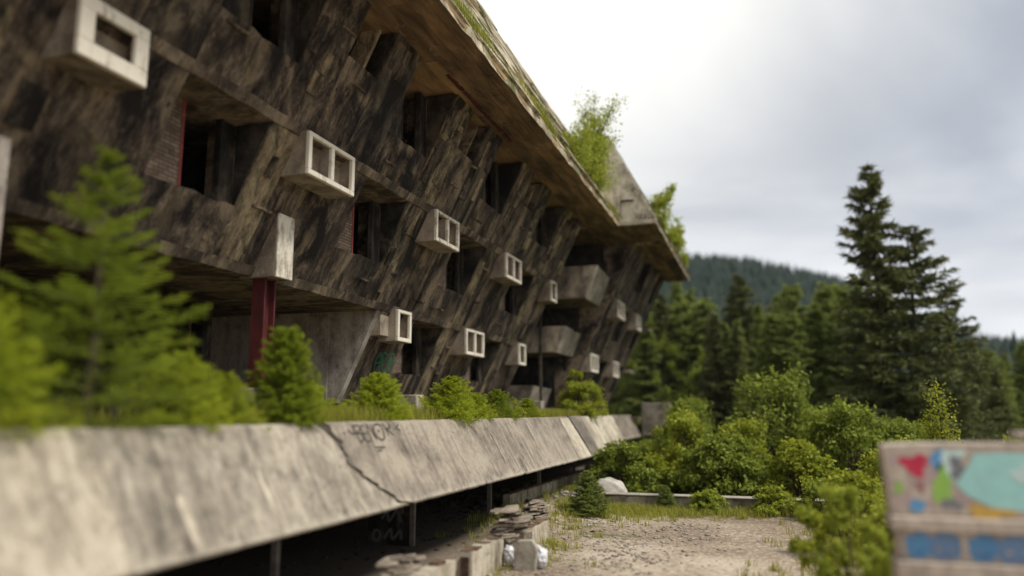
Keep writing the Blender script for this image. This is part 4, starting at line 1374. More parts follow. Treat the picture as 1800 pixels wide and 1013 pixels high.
def needles(start, d, length, rg, k, nl, nw, g0, g1, spread=0.9):
    """k needles round each twig; returns V, growth (3 verts a needle)"""
    n = len(start)
    t = rg.random((n, k))
    base = start[:, None, :] + d[:, None, :] * (length[:, None] * t)[..., None]
    r = nrm(rg.normal(size=(n, k, 3)))
    r[..., 2] *= 0.6
    dirn = nrm(d[:, None, :] * 0.8 + r * spread)
    L_ = nl * (0.7 + 0.6 * rg.random((n, k)))
    side = nrm(np.cross(dirn, rg.normal(size=(n, k, 3)))) * nw * 0.5
    tip = base + dirn * L_[..., None]
    V = np.stack([base - side, base + side, tip], 2).reshape(-1, 3)
    g = (g0[:, None] + (g1 - g0)[:, None] * t)
    G = np.repeat(g[..., None], 3, 2).reshape(-1)
    return V, G


def spruce_mesh(seed, H, R, whorls, nb, twigs, k, nl, nw, power=0.9, droop=0.15, up=0.25, base=0.02, irr=0.2, fresh=1.0, wild=0.26):
    rg = np.random.default_rng(seed)
    S, D, L, G0, G1 = [], [], [], [], []
    tb = MB()
    tb.tube([(0, 0, -0.1), (0.01 * H, 0, 0.4 * H), (0, 0.005 * H, 0.75 * H), (0, 0, 0.98 * H)], [0.022 * H, 0.016 * H, 0.009 * H, 0.002 * H], 6)
    for w in range(whorls):
        f = (w + 0.3) / whorls
        z = H * (base + (1 - base) * f)
        rmax = R * (1 - f) ** power + 0.02 * R
        m = nb + int(rg.integers(-1, 2))
        a0 = rg.random() * 6.28
        for i in range(m):
            a = a0 + 6.283 * i / m + rg.normal() * 0.2
            bl = rmax * (1 - irr + 2 * irr * rg.random())
            zz = z + rg.normal() * 0.25 * H / whorls
            outd = np.array([math.cos(a), math.sin(a), 0.0])
            nt_ = max(3, int(twigs * (0.35 + 0.65 * bl / R)))
            el = up * (0.3 + f) - droop * (1 - f)
            tt = np.linspace(0.12, 1.0, nt_)
            P = np.outer(tt * bl, outd)
            P[:, 2] = zz + bl * (el * tt + (0.18 * tt ** 2 if up > 0 else -0.05 * tt ** 2))
            if bl > 0.25 * R:
                tb.tube([(0, 0, zz), tuple(P[len(P) // 2]), tuple(P[-1])], [0.007 * H * (1 - f) + 0.002, 0.004 * H * (1 - f) + 0.0015, 0.001], 3)
            lat = np.array([-math.sin(a), math.cos(a), 0.0])
            for sg in (-1, 0, 1):
                tl = bl * (0.50 * (1.05 - tt) + 0.12) * (0.5 + 0.9 * rg.random(nt_))
                if sg == 0:
                    tl = np.full(nt_, bl * 0.9 / nt_ * 1.6)
                dd = nrm(outd * 0.75 + lat * sg * 0.85 + np.array([0, 0, 0.12]) + rg.normal(size=(nt_, 3)) * wild)
                S.append(P); D.append(dd); L.append(tl)
                fr = np.clip((tt - 0.35) * 1.0, 0, 1) * fresh
                G0.append(fr * 0.35); G1.append(np.clip(fr * 0.9 + 0.25 * fresh, 0, 1))
    # leader shoot
    S.append(np.array([[0, 0, H * 0.93]])); D.append(np.array([[0, 0, 1.0]])); L.append(np.array([H * 0.07])); G0.append(np.array([0.5])); G1.append(np.array([1.0]))
    S, D, L, G0, G1 = np.vstack(S), np.vstack(D), np.concatenate(L), np.concatenate(G0), np.concatenate(G1)
    V, G = needles(S, D, L, rg, k, nl, nw, G0, G1)
    T = np.arange(len(V)).reshape(-1, 3)
    return fast_mesh('crown', V, T, G), mesh_from('trunk', tb.v, tb.f)


def plant_tree(name, crown, trunk, loc, label, cat, group=None, scale=1.0, rz=0.0, sz=None, cmat=None):
    r = bpy.data.objects.new(name, None)
    COL.objects.link(r)
    r.location = loc
    r.rotation_euler = (0, 0, rz)
    r.scale = (scale, scale, sz or scale)
    for nm, me in (('crown', crown), ('trunk', trunk)):
        if me is None:
            continue
        o = bpy.data.objects.new(nm, me)
        COL.objects.link(o)
        o.parent = r
    tag(r, label, cat, group)
    return r


def with_mat(me, key):
    me.materials.clear(); me.materials.append(M[key]); return me


def remat(me, key):
    return with_mat(me.copy(), key)


TZ = -0.35
# the large young spruce in the left foreground
c_, t_ = spruce_mesh(11, 3.55, 1.28, 13, 7, 15, 22, 0.042, 0.011, power=0.9, up=0.30, droop=0.16, irr=0.32, wild=0.15, fresh=0.85)
plant_tree('spruce_tree', with_mat(c_, 'spruce'), with_mat(t_, 'bark'), (-7.45, 7.0, TZ), 'tall young spruce leaning over the parapet, left foreground', 'spruce', 'spruces on the terrace')
# its yellow-green neighbour at the left edge
c2_, t2_ = spruce_mesh(12, 1.75, 1.05, 12, 8, 13, 26, 0.05, 0.013, power=0.7, up=0.3)
plant_tree('spruce_tree', with_mat(c2_, 'spruce_y'), with_mat(t2_, 'bark'), (-7.6, 5.35, TZ), 'yellow-green spruce at the left edge beside the tall one', 'spruce', 'spruces on the terrace', 1.0)
plant_tree('spruce_tree', c2_, t2_, (-7.5, 8.6, TZ), 'bushy yellow-green spruce right of the tall foreground one', 'spruce', 'spruces on the terrace', 0.66, 1.0)
plant_tree('spruce_tree', c2_, t2_, (-7.55, 9.55, TZ), 'low spruce between the bushy one and the compact conical one', 'spruce', 'spruces on the terrace', 0.52, 2.5)
plant_tree('spruce_tree', c2_, t2_, (-8.2, 6.2, TZ), 'spruce behind the tall foreground one, left side', 'spruce', 'spruces on the terrace', 0.8, 4.1)
# compact dark green spruce
c3_, t3_ = spruce_mesh(13, 1.75, 0.62, 15, 8, 13, 30, 0.042, 0.012, power=0.55, up=0.45, droop=0.0)
plant_tree('spruce_tree', with_mat(c3_, 'spruce'), with_mat(t3_, 'bark'), (-7.35, 10.75, TZ), 'compact conical spruce on the parapet below the red column', 'spruce', 'spruces on the terrace', 0.97)
c4_, t4_ = spruce_mesh(14, 1.15, 0.74, 13, 9, 14, 24, 0.036, 0.012, power=0.75, up=0.42, droop=0.05, irr=0.3)
with_mat(c4_, 'spruce_y'); with_mat(t4_, 'bark')
c5_ = remat(c4_, 'spruce')
for (x, y, s, rz, me, lb) in [(-7.75, 14.7, 0.98, 0.3, c4_, 'small bright spruce bush right of the wall crack, below the green tag'),
                              (-7.30, 17.6, 1.02, 1.4, c4_, 'widest bright spruce bush spilling over the middle of the parapet'),
                              (-7.4, 19.6, 0.72, 2.2, c4_, 'low yellow-green spruce bush right of the widest one'),
                              (-7.5, 21.6, 0.85, 0.9, c5_, 'darker green spruce bush near the second pale block'),
                              (-7.6, 25.0, 0.68, 2.9, c4_, 'small spruce bush near the far bushes on the terrace'),
                              (-8.3, 12.9, 0.80, 4.0, c4_, 'thin spruce seedling beside the compact spruce')]:
    plant_tree('spruce_bush', me, t4_, (x, y, TZ), lb, 'spruce', 'spruces on the terrace', s, rz)


def leaf_cloud(seed, blobs, n, size, shape=0.6, shell=0.55):
    """leaves spread through a set of ellipsoid clumps (cx, cy, cz, rx, ry, rz)"""
    rg = np.random.default_rng(seed)
    B = np.array(blobs, float)
    vol = np.prod(B[:, 3:], 1) ** 0.7
    pick = rg.choice(len(B), n, p=vol / vol.sum())
    d = nrm(rg.normal(size=(n, 3)))
    r = (shell + (1 - shell) * rg.random(n)) * (1 + 0.14 * rg.normal(size=n))
    C = B[pick, :3] + d * r[:, None] * B[pick, 3:]
    nn = nrm(d * 0.5 + rg.normal(size=(n, 3)) * 0.7 + np.array([0, 0, 0.4]))
    u = nrm(np.cross(nn, rg.normal(size=(n, 3))))
    v = np.cross(nn, u)
    s = size * (0.6 + 0.8 * rg.random(n))[:, None]
    fold = nn * s * 0.15
    V = np.stack([C - u * s, C + v * s * shape - fold, C + u * s, C - v * s * shape - fold], 1).reshape(-1, 3)
    i = np.arange(n) * 4
    T = np.concatenate([np.stack([i, i + 1, i + 2], 1), np.stack([i, i + 2, i + 3], 1)])
    G = np.repeat(np.clip(rg.random(n) * 0.7 + 0.35 * d[:, 2], 0, 1), 4)
    return fast_mesh('crown', V, T, G)


def stems(seed, tips, base_r=0.03, rr_=0.02, spread=0.1):
    rg = np.random.default_rng(seed)
    mb = MB()
    for p in tips:
        p = np.array(p, float)
        b = np.array([rg.normal() * spread, rg.normal() * spread, -0.05])
        m = (b + p) * 0.5 + rg.normal(size=3) * 0.08 * np.linalg.norm(p)
        mb.tube([b, m, p], [base_r, base_r * 0.65, base_r * 0.2], 5)
    return mesh_from('trunk', mb.v, mb.f)


def bush(name, seed, loc, H, R, nblob, n, size, mat, label, cat='bush', group=None, flat=1.0, shell=0.2, stem=0.012):
    rg = np.random.default_rng(seed)
    blobs, tips = [], []
    for i in range(nblob):
        f = rg.random()
        z = H * (0.08 + 0.80 * f)
        rr_ = R * math.sqrt(rg.random()) * (1.0 - 0.62 * f ** 1.6)
        a = rg.random() * 6.28
        c = (rr_ * math.cos(a), rr_ * math.sin(a), z)
        s = (0.13 + 0.17 * rg.random())
        blobs.append((*c, s * R * 1.1, s * R * 1.1, s * min(H, 2 * R) * 0.55 * flat))
        tips.append(c)
    if R > 1.2:
        blobs.append((0, 0, H * 0.9, R * 0.22, R * 0.22, H * 0.12))
    cr = with_mat(leaf_cloud(seed, blobs, n, size, 0.6, shell), mat)
    tr = with_mat(stems(seed, tips, stem * H + 0.004), 'bark')
    return plant_tree(name, cr, tr, loc, label, cat, group)


# broadleaf bush at the far end of the terrace
bush('leafy_bush', 41, (-7.45, 32.6, TZ), 1.75, 1.15, 60, 6500, 0.05, 'leaf', 'bright leafy bush at the far end of the parapet', group='bushes on the terrace')
bush('leafy_bush', 42, (-7.9, 33.4, TZ), 2.9, 0.55, 18, 1800, 0.055, 'leaf', 'taller thin leafy shoot behind the far terrace bush', group='bushes on the terrace')
bush('leafy_bush', 43, (-7.5, 23.2, TZ), 0.75, 0.55, 14, 1500, 0.035, 'leaf', 'small leafy weed clump between the terrace spruces', group='bushes on the terrace')
bush('leafy_bush', 44, (-8.3, 20.9, TZ), 1.0, 0.35, 10, 500, 0.035, 'leaf', 'thin leafy shoot before the second pale block', group='bushes on the terrace')


def birch(seed, H, R, nst, n, size):
    """open young birch: thin stems, leaves strung along fine branches"""
    rg = np.random.default_rng(seed)
    mb = MB(); C = []
    for i in range(nst):
        a = rg.random() * 6.28
        hh = H * (0.55 + 0.45 * rg.random()) if i else H
        top = np.array([R * 0.75 * math.cos(a) * rg.random(), R * 0.75 * math.sin(a) * rg.random(), hh])
        mid = top * np.array([0.35, 0.35, 0.5]) + rg.normal(size=3) * 0.05 * H
        mb.tube([(0, 0, -0.1), mid, top], [0.012 * H, 0.008 * H, 0.002 * H], 5)
        nbr = int(n / nst / 14)
        for j in range(nbr):
            f = 0.15 + 0.85 * rg.random()
            b = (2 * f * mid) if f < 0.5 else mid + (top - mid) * (2 * f - 1)
            aa_ = rg.random() * 6.28
            bl = R * (0.25 + 0.6 * rg.random()) * (1.15 - f * 0.75)
            e = b + np.array([math.cos(aa_) * bl, math.sin(aa_) * bl, bl * (0.1 + 0.55 * rg.random())])
            if j % 2 == 0:
                mb.tube([b, (b + e) / 2 + np.array([0, 0, 0.04 * H]), e], [0.003 * H, 0.002 * H, 0.001 * H], 3)
            t = rg.random(14)
            C.append(b + (e - b) * t[:, None] + rg.normal(size=(14, 3)) * 0.035 * H)
    C = np.vstack(C); m = len(C)
    nn = nrm(rg.normal(size=(m, 3)) + np.array([0, 0, 0.3])); u = nrm(np.cross(nn, rg.normal(size=(m, 3)))); v = np.cross(nn, u)
    s = size * (0.6 + 0.8 * rg.random(m))[:, None]
    V = np.stack([C - u * s, C + v * s * 0.7, C + u * s, C - v * s * 0.7], 1).reshape(-1, 3)
    i = np.arange(m) * 4
    T = np.concatenate([np.stack([i, i + 1, i + 2], 1), np.stack([i, i + 2, i + 3], 1)])
    return with_mat(fast_mesh('crown', V, T, np.repeat(rg.random(m), 4)), 'leaf_y'), with_mat(mesh_from('trunk', mb.v, mb.f), 'bark')


c_, t_ = birch(51, 4.3, 2.0, 9, 5200, 0.05)
plant_tree('birch_sapling', c_, t_, (-7.0, 32.2, 9.75), 'large airy birch sapling growing from the roof edge', 'sapling', 'saplings on the roof')
c_, t_ = birch(52, 2.4, 1.6, 8, 4800, 0.045)
plant_tree('birch_sapling', c_, t_, (-6.75, 31.2, 9.5), 'low dense birch scrub below the large roof sapling', 'sapling', 'saplings on the roof')
plant_tree('birch_sapling', c_, t_, (-6.8, 29.4, 9.5), 'low birch scrub on the roof edge nearer than the large sapling', 'sapling', 'saplings on the roof', 0.75, 2.0)
plant_tree('birch_sapling', c_, t_, (-6.9, 33.6, 9.6), 'low birch scrub on the roof edge past the large sapling', 'sapling', 'saplings on the roof', 0.95, 4.0)
c_, t_ = birch(53, 2.9, 1.15, 5, 2400, 0.075)
plant_tree('birch_sapling', c_, t_, (-5.05, 43.0, 9.75), 'small birch sapling on the far wing roof', 'sapling', 'saplings on the roof')
c_, t_ = birch(54, 2.4, 1.0, 5, 2000, 0.075)
plant_tree('birch_sapling', c_, t_, (-4.8, 48.2, 9.6), 'drooping birch sapling near the far roof corner', 'sapling', 'saplings on the roof')
plant_tree('birch_sapling', c_, t_, (-4.8, 52.5, 9.5), 'last low sapling at the far roof corner', 'sapling', 'saplings on the roof', 0.6, 1.2)
for z, yy in ((5.82, YE + 0.8), (2.92, YE + 0.8)):
    bush('leafy_bush', 45 + int(z), (fx(z, S2) + 0.2, yy, z), 0.8, 0.5, 10, 700, 0.06, 'leaf_y', 'yellow-green weed on the %s ledge of the far gable' % ('upper' if z > 4 else 'lower'), 'weed')


def grass_mesh(seed, centres, per, h, w, lean=0.45):
    rg = np.random.default_rng(seed)
    C = np.repeat(np.asarray(centres, float), per, 0)
    n = len(C)
    C = C + np.stack([rg.normal(size=n) * 0.09, rg.normal(size=n) * 0.09, np.zeros(n)], 1)
    a = rg.random(n) * 6.28
    hh = h * (0.45 + 0.75 * rg.random(n))
    ld = np.stack([np.cos(a), np.sin(a), np.zeros(n)], 1)
    sd_ = np.stack([-np.sin(a), np.cos(a), np.zeros(n)], 1) * w * 0.5
    l1 = lean * rg.random(n)
    mid = C + ld * (hh * l1 * 0.35)[:, None] + np.array([0, 0, 1.0]) * (hh * 0.6)[:, None]
    tip = C + ld * (hh * l1)[:, None] + np.array([0, 0, 1.0]) * hh[:, None]
    V = np.stack([C - sd_, C + sd_, mid + sd_ * 0.8, mid - sd_ * 0.8, tip], 1).reshape(-1, 3)
    i = np.arange(n) * 5
    T = np.concatenate([np.stack([i, i + 1, i + 2], 1), np.stack([i, i + 2, i + 3], 1), np.stack([i + 3, i + 2, i + 4], 1)])
    G = np.repeat(rg.random(n), 5) * np.tile([0.2, 0.2, 0.7, 0.7, 1.0], n)
    return fast_mesh('grass', V, T, G)


rg = np.random.default_rng(70)
cn = []
for _ in range(1500):
    y = 3.0 + 33.5 * rg.random()
    x = -7.33 - abs(rg.normal()) * 0.55
    if math.sin(y * 1.3) + math.sin(y * 0.53 + 1) > -1.3:
        cn.append((x, y, TZ))
for _ in range(300):
    cn.append((-7.5 - 4.0 * rg.random(), 9.0 + 27 * rg.random(), TZ))
tag(link('grass', with_mat(grass_mesh(71, cn, 20, 0.46, 0.014), 'grass')), 'long yellowish grass growing along the terrace edge', 'grass', kind='stuff')
cn = []
for _ in range(420):
    y = 12 + 36 * rg.random()
    if rg.random() < 0.5:
        cn.append((-6.62 - 0.1 * rg.random(), y, SOF + 0.33))
for yc, k in ((17.6, 60), (16.6, 40), (22.8, 120), (24.2, 80), (36.4, 70)):
    for _ in range(k):
        t = abs(rg.normal()) * 0.3
        cn.append((-6.6 - t * 0.5, yc + rg.normal() * 0.6, SOF + 0.33 + t))
tag(link('moss_and_grass', with_mat(grass_mesh(72, cn, 14, 0.26, 0.016, 0.9), 'grass')), 'tufts of grass and moss along the roof edge', 'grass', kind='stuff')
cn = []
for (x, y, sx, sy, k) in [(-4.6, 24.6, 1.0, 0.9, 260), (-3.2, 25.2, 1.4, 0.5, 220), (-6.4, 21.6, 0.7, 2.0, 140), (0.4, 25.6, 1.6, 0.4, 120), (-5.5, 28.5, 1.6, 1.5, 150), (2.0, 21.0, 0.9, 2.2, 120), (0.9, 14.5, 0.6, 1.5, 90), (-5.0, 16.5, 0.5, 2.0, 60)]:
    for _ in range(k):
        px, py = x + rg.normal() * sx, y + rg.normal() * sy
        cn.append((px, py, float(terrain(np.array(px), np.array(py)))))
tag(link('grass', with_mat(grass_mesh(73, cn, 16, 0.20, 0.016, 0.8), 'grass')), 'patchy short grass on the yard', 'grass', kind='stuff')

# gravel: angular stones, one mass
rg = np.random.default_rng(80)
Vb = np.array([(1, 0, 0), (-1, 0, 0), (0, 1, 0), (0, -1, 0), (0, 0, .7), (0, 0, -.7)], float)
Tb = np.array([(0, 2, 4), (2, 1, 4), (1, 3, 4), (3, 0, 4), (2, 0, 5), (1, 2, 5), (3, 1, 5), (0, 3, 5)])


def stone_mass(name, spots, mat, label):
    VV, TT, cnt = [], [], 0
    for (x, y, sx, sy, k, s0) in spots:
        for _ in range(k):
            px, py = x + rg.normal() * sx, y + rg.normal() * sy
            sc = s0 * (0.35 + rg.random() ** 2 * 1.5)
            q = Vb * (0.5 + 0.9 * rg.random((6, 1))) * sc
            q[:, 2] *= 0.45
            a = rg.random() * 6.28
            q = q @ np.array([[math.cos(a), -math.sin(a), 0], [math.sin(a), math.cos(a), 0], [0, 0, 1]])
            VV.append(q + np.array([px, py, float(terrain(np.array(px), np.array(py))) + sc * 0.2])); TT.append(Tb + 6 * cnt); cnt += 1
    tag(link(name, with_mat(fast_mesh(name, np.vstack(VV), np.vstack(TT)), mat)), label, name, kind='stuff')


stone_mass('gravel', [(-3.3, 17.5, 0.7, 2.2, 900, 0.034), (-2.4, 20.5, 0.8, 1.8, 260, 0.045), (-0.2, 19.0, 1.6, 3.0, 120, 0.03), (-5.2, 21.5, 0.7, 2.2, 300, 0.05), (-5.0, 15.0, 0.8, 1.5, 250, 0.045), (-6.5, 27.0, 0.8, 1.5, 120, 0.10)],
           'gravel', 'pale gravel strewn over the yard')
stone_mass('rubble', [(-9.5, 19.5, 1.5, 3.5, 900, 0.05), (-8.8, 22.5, 0.7, 0.8, 260, 0.12), (-9.0, 26.0, 0.6, 1.0, 200, 0.10)], 'rubble', 'dark rubble on the floor under the terrace')

# ---- thicket behind the yard wall
TH = [(0.2, 33.5, 4.9, 2.5, 'leaf_m', 'tallest broad leafy bush in the middle of the thicket'),
      (-3.4, 31.5, 3.2, 1.7, 'leaf', 'bright leafy bush left of the tallest thicket bush'),
      (2.6, 30.5, 3.7, 1.8, 'leaf_m', 'leafy bush right of the tallest thicket bush'),
      (-5.2, 29.3, 2.1, 1.3, 'leaf_m', 'dark low bush beside the far terrace end'),
      (-1.4, 28.6, 2.5, 1.5, 'leaf_m', 'low bush behind the middle of the yard wall'),
      (1.1, 28.2, 2.2, 1.3, 'leaf', 'low bush behind the right part of the yard wall'),
      (3.9, 26.0, 2.4, 1.3, 'leaf', 'bush at the right end of the yard wall'),
      (-6.0, 41.5, 1.7, 1.6, 'leaf_m', 'dark bush below the far wing'),
      (-3.4, 38.0, 3.9, 2.2, 'leaf_m', 'bush behind the bright leafy one, near the forest')]
TH += [(-0.9, 30.6, 2.9, 1.5, 'leaf', 'mid-height bush filling the gap left of the tallest thicket bush'),
       (-2.2, 29.4, 1.9, 1.3, 'leaf_m', 'low spreading bush behind the left half of the yard wall'),
       (1.9, 33.6, 3.4, 1.8, 'leaf_m', 'bush tucked behind the right shoulder of the tallest thicket bush'),
       (0.1, 25.6, 0.9, 0.8, 'leaf', 'knee-high weeds against the middle of the yard wall'),
       (-1.9, 25.7, 0.75, 0.6, 'leaf_y', 'yellowish weeds against the left half of the yard wall'),
       (4.6, 31.5, 3.0, 1.7, 'leaf_m', 'bush below the big dark spruces, at the right of the thicket')]
for i, (x, y, h, r, mt, lb) in enumerate(TH):
    bush('thicket_bush', 60 + i, (x, y, GZ), h, r, 60, 7500 if r > 1 else 2500, 0.075 if r > 1 else 0.05, mt, lb, 'bush', 'thicket behind the yard wall')
bush('weed_bush', 90, (1.02, 12.6, GZ), 2.5, 0.55, 24, 2600, 0.04, 'leaf_y', 'tall yellow-green weeds left of the graffiti wall', 'weeds', 'weeds by the graffiti wall', stem=0.003)
bush('weed_bush', 91, (0.8, 14.2, GZ), 1.7, 0.6, 20, 2200, 0.04, 'leaf', 'lower weeds in front of the thicket, beside the graffiti wall', 'weeds', 'weeds by the graffiti wall', stem=0.003)
bush('weed_bush', 92, (1.30, 11.2, GZ), 1.75, 0.40, 16, 1500, 0.035, 'leaf_y', 'thin weeds against the left end of the graffiti wall', 'weeds', 'weeds by the graffiti wall', stem=0.003)
for i, (x, y, h, r, mt, lb) in enumerate([(1.75, 18.6, 1.9, 1.0, 'leaf', 'low bush at the right side of the dirt yard'), (2.2, 15.4, 1.9, 0.8, 'leaf_y', 'weedy bush just behind the left end of the graffiti wall'), (1.6, 24.6, 1.3, 1.0, 'leaf_m', 'low bush in front of the right end of the yard wall'), (2.9, 22.0, 2.3, 1.2, 'leaf', 'bush between the yard wall and the graffiti wall')]):
    bush('leafy_bush', 160 + i, (x, y, GZ), h, r, 40, 4000, 0.05, mt, lb, 'bush', 'bushes at the right of the yard', stem=0.006)
c_, t_ = birch(55, 3.75, 0.75, 6, 6000, 0.036)
plant_tree('birch_sapling', remat(c_, 'leaf'), t_, (3.85, 22.0, GZ), 'slender young tree rising behind the graffiti wall', 'sapling')
bush('thicket_bush', 93, (7.2, 25.5, GZ), 2.6, 1.6, 24, 3500, 0.07, 'leaf', 'rounded green bush behind the right end of the graffiti wall', 'bush', 'thicket behind the yard wall')
cY, tY = spruce_mesh(15, 1.5, 0.7, 12, 8, 11, 24, 0.06, 0.016, power=0.8)
with_mat(cY, 'spruce_m'); with_mat(tY, 'bark')
plant_tree('spruce_tree', cY, tY, (-5.2, 23.4, GZ), 'small dark spruce beside the low wall with posts', 'spruce', 'small spruces in the yard', 0.9)
plant_tree('spruce_tree', cY, tY, (-3.2, 26.0, GZ), 'tiny dark spruce in front of the yard wall', 'spruce', 'small spruces in the yard', 0.5, 1.0)


# ---- forest trees
def conifer_mesh(seed, H, R, whorls, nb, power=0.85, droop=0.25, base=0.08, irr=0.3, k=9):
    rg = np.random.default_rng(seed)
    S, D, L, G0, G1 = [], [], [], [], []
    tb = MB()
    tb.tube([(0, 0, -0.5), (0.05, 0, 0.5 * H), (0, 0, 0.99 * H)], [0.017 * H, 0.011 * H, 0.002 * H], 6)
    for w in range(whorls):
        f = (w + 0.2) / whorls
        z = H * (base + (1 - base) * f)
        rmax = R * (1 - f) ** power + 0.03 * R
        m = nb + int(rg.integers(-2, 2))
        for i in range(m):
            a = rg.random() * 6.28
            bl = rmax * (1 - irr + 1.6 * irr * rg.random())
            if rg.random() < 0.06:
                continue
            zz = z + rg.normal() * 0.4 * H / whorls
            outd = np.array([math.cos(a), math.sin(a), 0.0]); lat = np.array([-math.sin(a), math.cos(a), 0.0])
            nt_ = max(3, int(9 * (0.35 + 0.65 * bl / R)))
            tt = np.linspace(0.1, 1, nt_)
            P = np.outer(tt * bl, outd)
            P[:, 2] = zz + bl * (-droop * (1 - f * 1.2) * tt + 0.16 * tt ** 2)
            for sg in (-1, 1):
                tl = bl * (0.36 * (1.08 - tt) + 0.07)
                dd = nrm(outd * 0.8 + lat * sg * 0.8 + np.array([0, 0, -0.22]) + rg.normal(size=(nt_, 3)) * 0.2)
                S.append(P); D.append(dd); L.append(tl); G0.append(tt * 0.25); G1.append(0.2 + 0.75 * tt)
    S, D, L, G0, G1 = np.vstack(S), np.vstack(D), np.concatenate(L), np.concatenate(G0), np.concatenate(G1)
    V, G = needles(S, D, L, rg, k, 0.028 * H, 0.008 * H, G0, G1, 0.75)
    return fast_mesh('crown', V, np.arange(len(V)).reshape(-1, 3), G), with_mat(mesh_from('trunk', tb.v, tb.f), 'bark')


cb, tb_ = conifer_mesh(101, 16.6, 2.5, 19, 10, power=0.62, irr=0.55, k=8)
cb2, tb2 = conifer_mesh(102, 13.5, 3.1, 16, 11, power=0.5, irr=0.55, k=8)
with_mat(cb, 'spruce_d'); with_mat(cb2, 'spruce_d')
plant_tree('spruce_tree', cb, tb_, (6.2, 46.0, GZ), 'tallest dark spruce standing alone against the grey sky', 'spruce', 'big dark spruces')
plant_tree('spruce_tree', cb2, tb2, (8.0, 46.6, GZ), 'blunt-topped dark spruce merged with the tallest one', 'spruce', 'big dark spruces')
plant_tree('spruce_tree', cb2, tb2, (10.2, 49.0, GZ), 'lower dark spruce right of the two tall ones', 'spruce', 'big dark spruces', 0.78, 2.0)
plant_tree('spruce_tree', cb2, tb2, (5.6, 50.5, GZ), 'lower dark spruce left of the two tall ones', 'spruce', 'big dark spruces', 0.62, 4.0)
FV = []
for i, (h, r, wh, pw) in enumerate([(15, 3.0, 22, 0.8), (15, 2.5, 22, 0.9), (15, 3.5, 20, 0.65), (15, 2.8, 24, 0.75)]):
    c_, t_ = conifer_mesh(110 + i, h, r, wh, 12, power=pw, k=8)
    FV.append((with_mat(c_, 'spruce_m'), remat(c_, 'spruce_d'), t_))
rg = np.random.default_rng(120)
SPEC = [(-1.6, 70, 12.0), (-7.5, 74, 12.3), (-4.6, 68, 9.8), (1.7, 72, 10.3), (5.3, 75, 11.0), (3.6, 63, 7.6), (-6.4, 68, 8.4), (-2.8, 62, 7.0), (0.4, 60, 6.4), (-9.5, 66, 9.5),
        (13.6, 60, 4.3), (17.8, 70, 4.4), (21.0, 75, 6.0), (11.6, 56, 5.4), (15.6, 64, 4.6), (19.5, 64, 3.4), (24.0, 72, 5.0), (-12, 72, 10), (8.4, 72, 8.5), (2.0, 56, 4.2), (-3.6, 58, 4.8), (22.5, 60, 3.6), (27, 66, 4.5),
        (-8.2, 70, 6.5), (-1.2, 52, 2.8), (13.0, 52, 2.6), (16.6, 55, 2.2), (19.4, 55, 2.0)]
for i, (x, y, top) in enumerate(SPEC):
    v = FV[i % 4]
    g = float(terrain(np.array(x), np.array(float(y))))
    s = (top - g) / 15.0
    plant_tree('spruce_tree', v[1] if i % 5 == 0 else v[0], v[2], (x, y, g), 'spruce standing in the forest edge behind the thicket', 'spruce', 'forest edge spruces', s * rg.uniform(0.95, 1.15), rg.random() * 6.28, s)
for i in range(48):
    az = rad(-9.5 + 17 * rg.random()); r = (56 if az > rad(-3.5) else 68) + 18 * rg.random()
    x, y = r * math.sin(az), r * math.cos(az)
    top = r * rg.uniform(0.100, 0.165)
    s = (top - GZ) / 15.0
    v = FV[i % 4]
    plant_tree('spruce_tree', v[1] if i % 5 == 0 else v[0], v[2], (x, y, GZ), 'spruce standing in the forest edge behind the thicket', 'spruce', 'forest edge spruces', s * rg.uniform(0.9, 1.2), rg.random() * 6.28, s)
for i in range(70):
    az = rad(-14 + 42 * rg.random()); r = 78 + 26 * rg.random()
    x, y = r * math.sin(az), r * math.cos(az)
    g = float(terrain(np.array(x), np.array(y)))
    tall = 13.5 if az < rad(7) else 8.5
    s = (tall + rg.normal() * 1.5) / 15.0
    v = FV[i % 4]
    plant_tree('spruce_tree', v[1] if i % 4 == 0 else v[0], v[2], (x, y, g), 'spruce deeper in the forest behind the edge trees', 'spruce', 'deeper forest spruces', s, rg.random() * 6.28)

for i, (x, y, h, r, lb) in enumerate([(-8.2, 67.0, 10.0, 3.0, 'broadleaf tree beside the far roof corner'), (-4.2, 60.0, 7.8, 2.4, 'broadleaf tree left of the middle forest spruces'), (-10.6, 68.0, 9.0, 3.0, 'broadleaf tree behind the far gable'), (-5.9, 63.5, 6.0, 2.2, 'low broadleaf tree beyond the terrace end block'), (0.6, 55.0, 5.0, 2.2, 'low broadleaf tree behind the tallest thicket bush')]):
    bush('broadleaf_tree', 140 + i, (x, y, GZ), h, r, 40, 6000, 0.11, 'leaf_m', lb, 'tree', 'broadleaf trees at the forest edge')

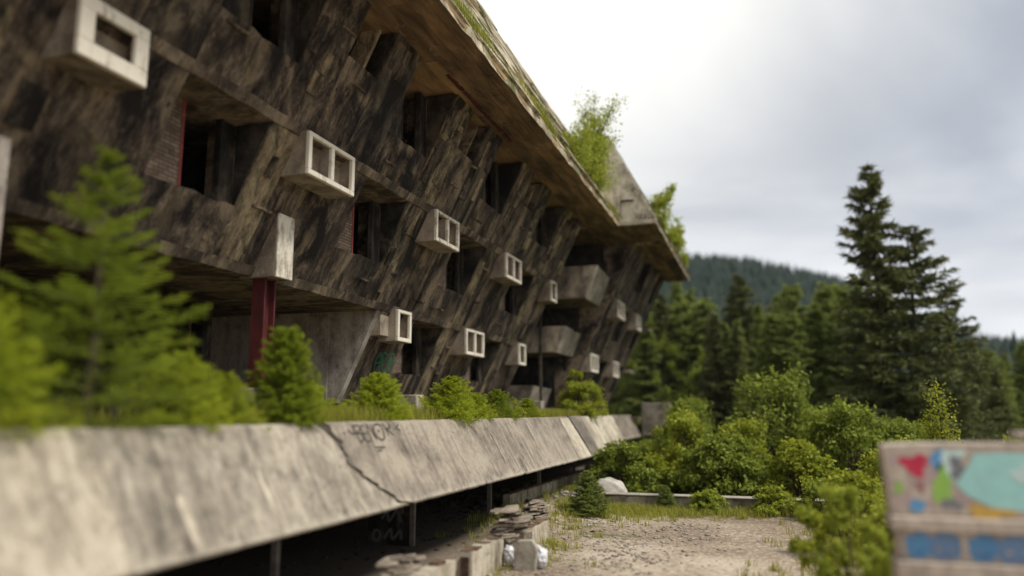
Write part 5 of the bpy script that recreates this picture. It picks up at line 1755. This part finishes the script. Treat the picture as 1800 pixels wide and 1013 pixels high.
# far wooded hillside: one mass of small conifers
rg = np.random.default_rng(130)
N = 7500
az = np.radians(-24 + 52 * rg.random(N)); r = 105 + 380 * rg.random(N) ** 0.8
x, y = r * np.sin(az), r * np.cos(az)
z = terrain(x, y)
Hh = 8 + 5 * rg.random(N)
Rr = Hh * (0.17 + 0.06 * rg.random(N))
VV, TT = [], []
tiers, sides = 4, 7
off = 0
ang = np.arange(sides) / sides * 6.283
for t in range(tiers):
    f0, f1 = 0.08 + 0.78 * t / tiers, 0.08 + 0.78 * t / tiers + 0.42
    f1 = min(f1, 1.0)
    a = ang[None, :] + rg.random((N, 1)) * 6.28
    rr_ = Rr[:, None] * (1 - t / (tiers + 0.4)) * (0.65 + 0.7 * rg.random((N, sides)))
    ring = np.stack([x[:, None] + rr_ * np.cos(a), y[:, None] + rr_ * np.sin(a), z[:, None] + Hh[:, None] * (f0 + 0.05 * rg.normal(size=(N, sides)))], -1)
    apex = np.stack([x, y, z + Hh * f1], -1)[:, None, :]
    V = np.concatenate([ring, apex], 1)
    base = off + np.arange(N)[:, None] * (sides + 1)
    for k in range(sides):
        TT.append(np.concatenate([base + k, base + (k + 1) % sides, base + sides], 1))
    VV.append(V.reshape(-1, 3)); off += N * (sides + 1)
tag(link('forest', with_mat(fast_mesh('forest', np.vstack(VV), np.vstack(TT)), 'far')), 'far spruce forest covering the hillside below the clouds', 'forest', kind='stuff')

# ------------------------------------------------------------------ air
USE_HAZE = True
if USE_HAZE:
    hm = bpy.data.materials.new('haze'); hm.use_nodes = True
    hn = hm.node_tree; hn.nodes.clear()
    ho = nd(hn, 'ShaderNodeOutputMaterial'); pv = nd(hn, 'ShaderNodeVolumePrincipled')
    pv.inputs['Color'].default_value = (0.80, 0.88, 1.0, 1); pv.inputs['Density'].default_value = 0.0001
    hn.links.new(pv.outputs[0], ho.inputs['Volume'])
    hz = MB().box(-1600, 1600, -1600, 1600, -60, 160).build('haze', hm)
    tag(hz, 'thin pale mountain haze over the whole site', 'haze', kind='stuff')
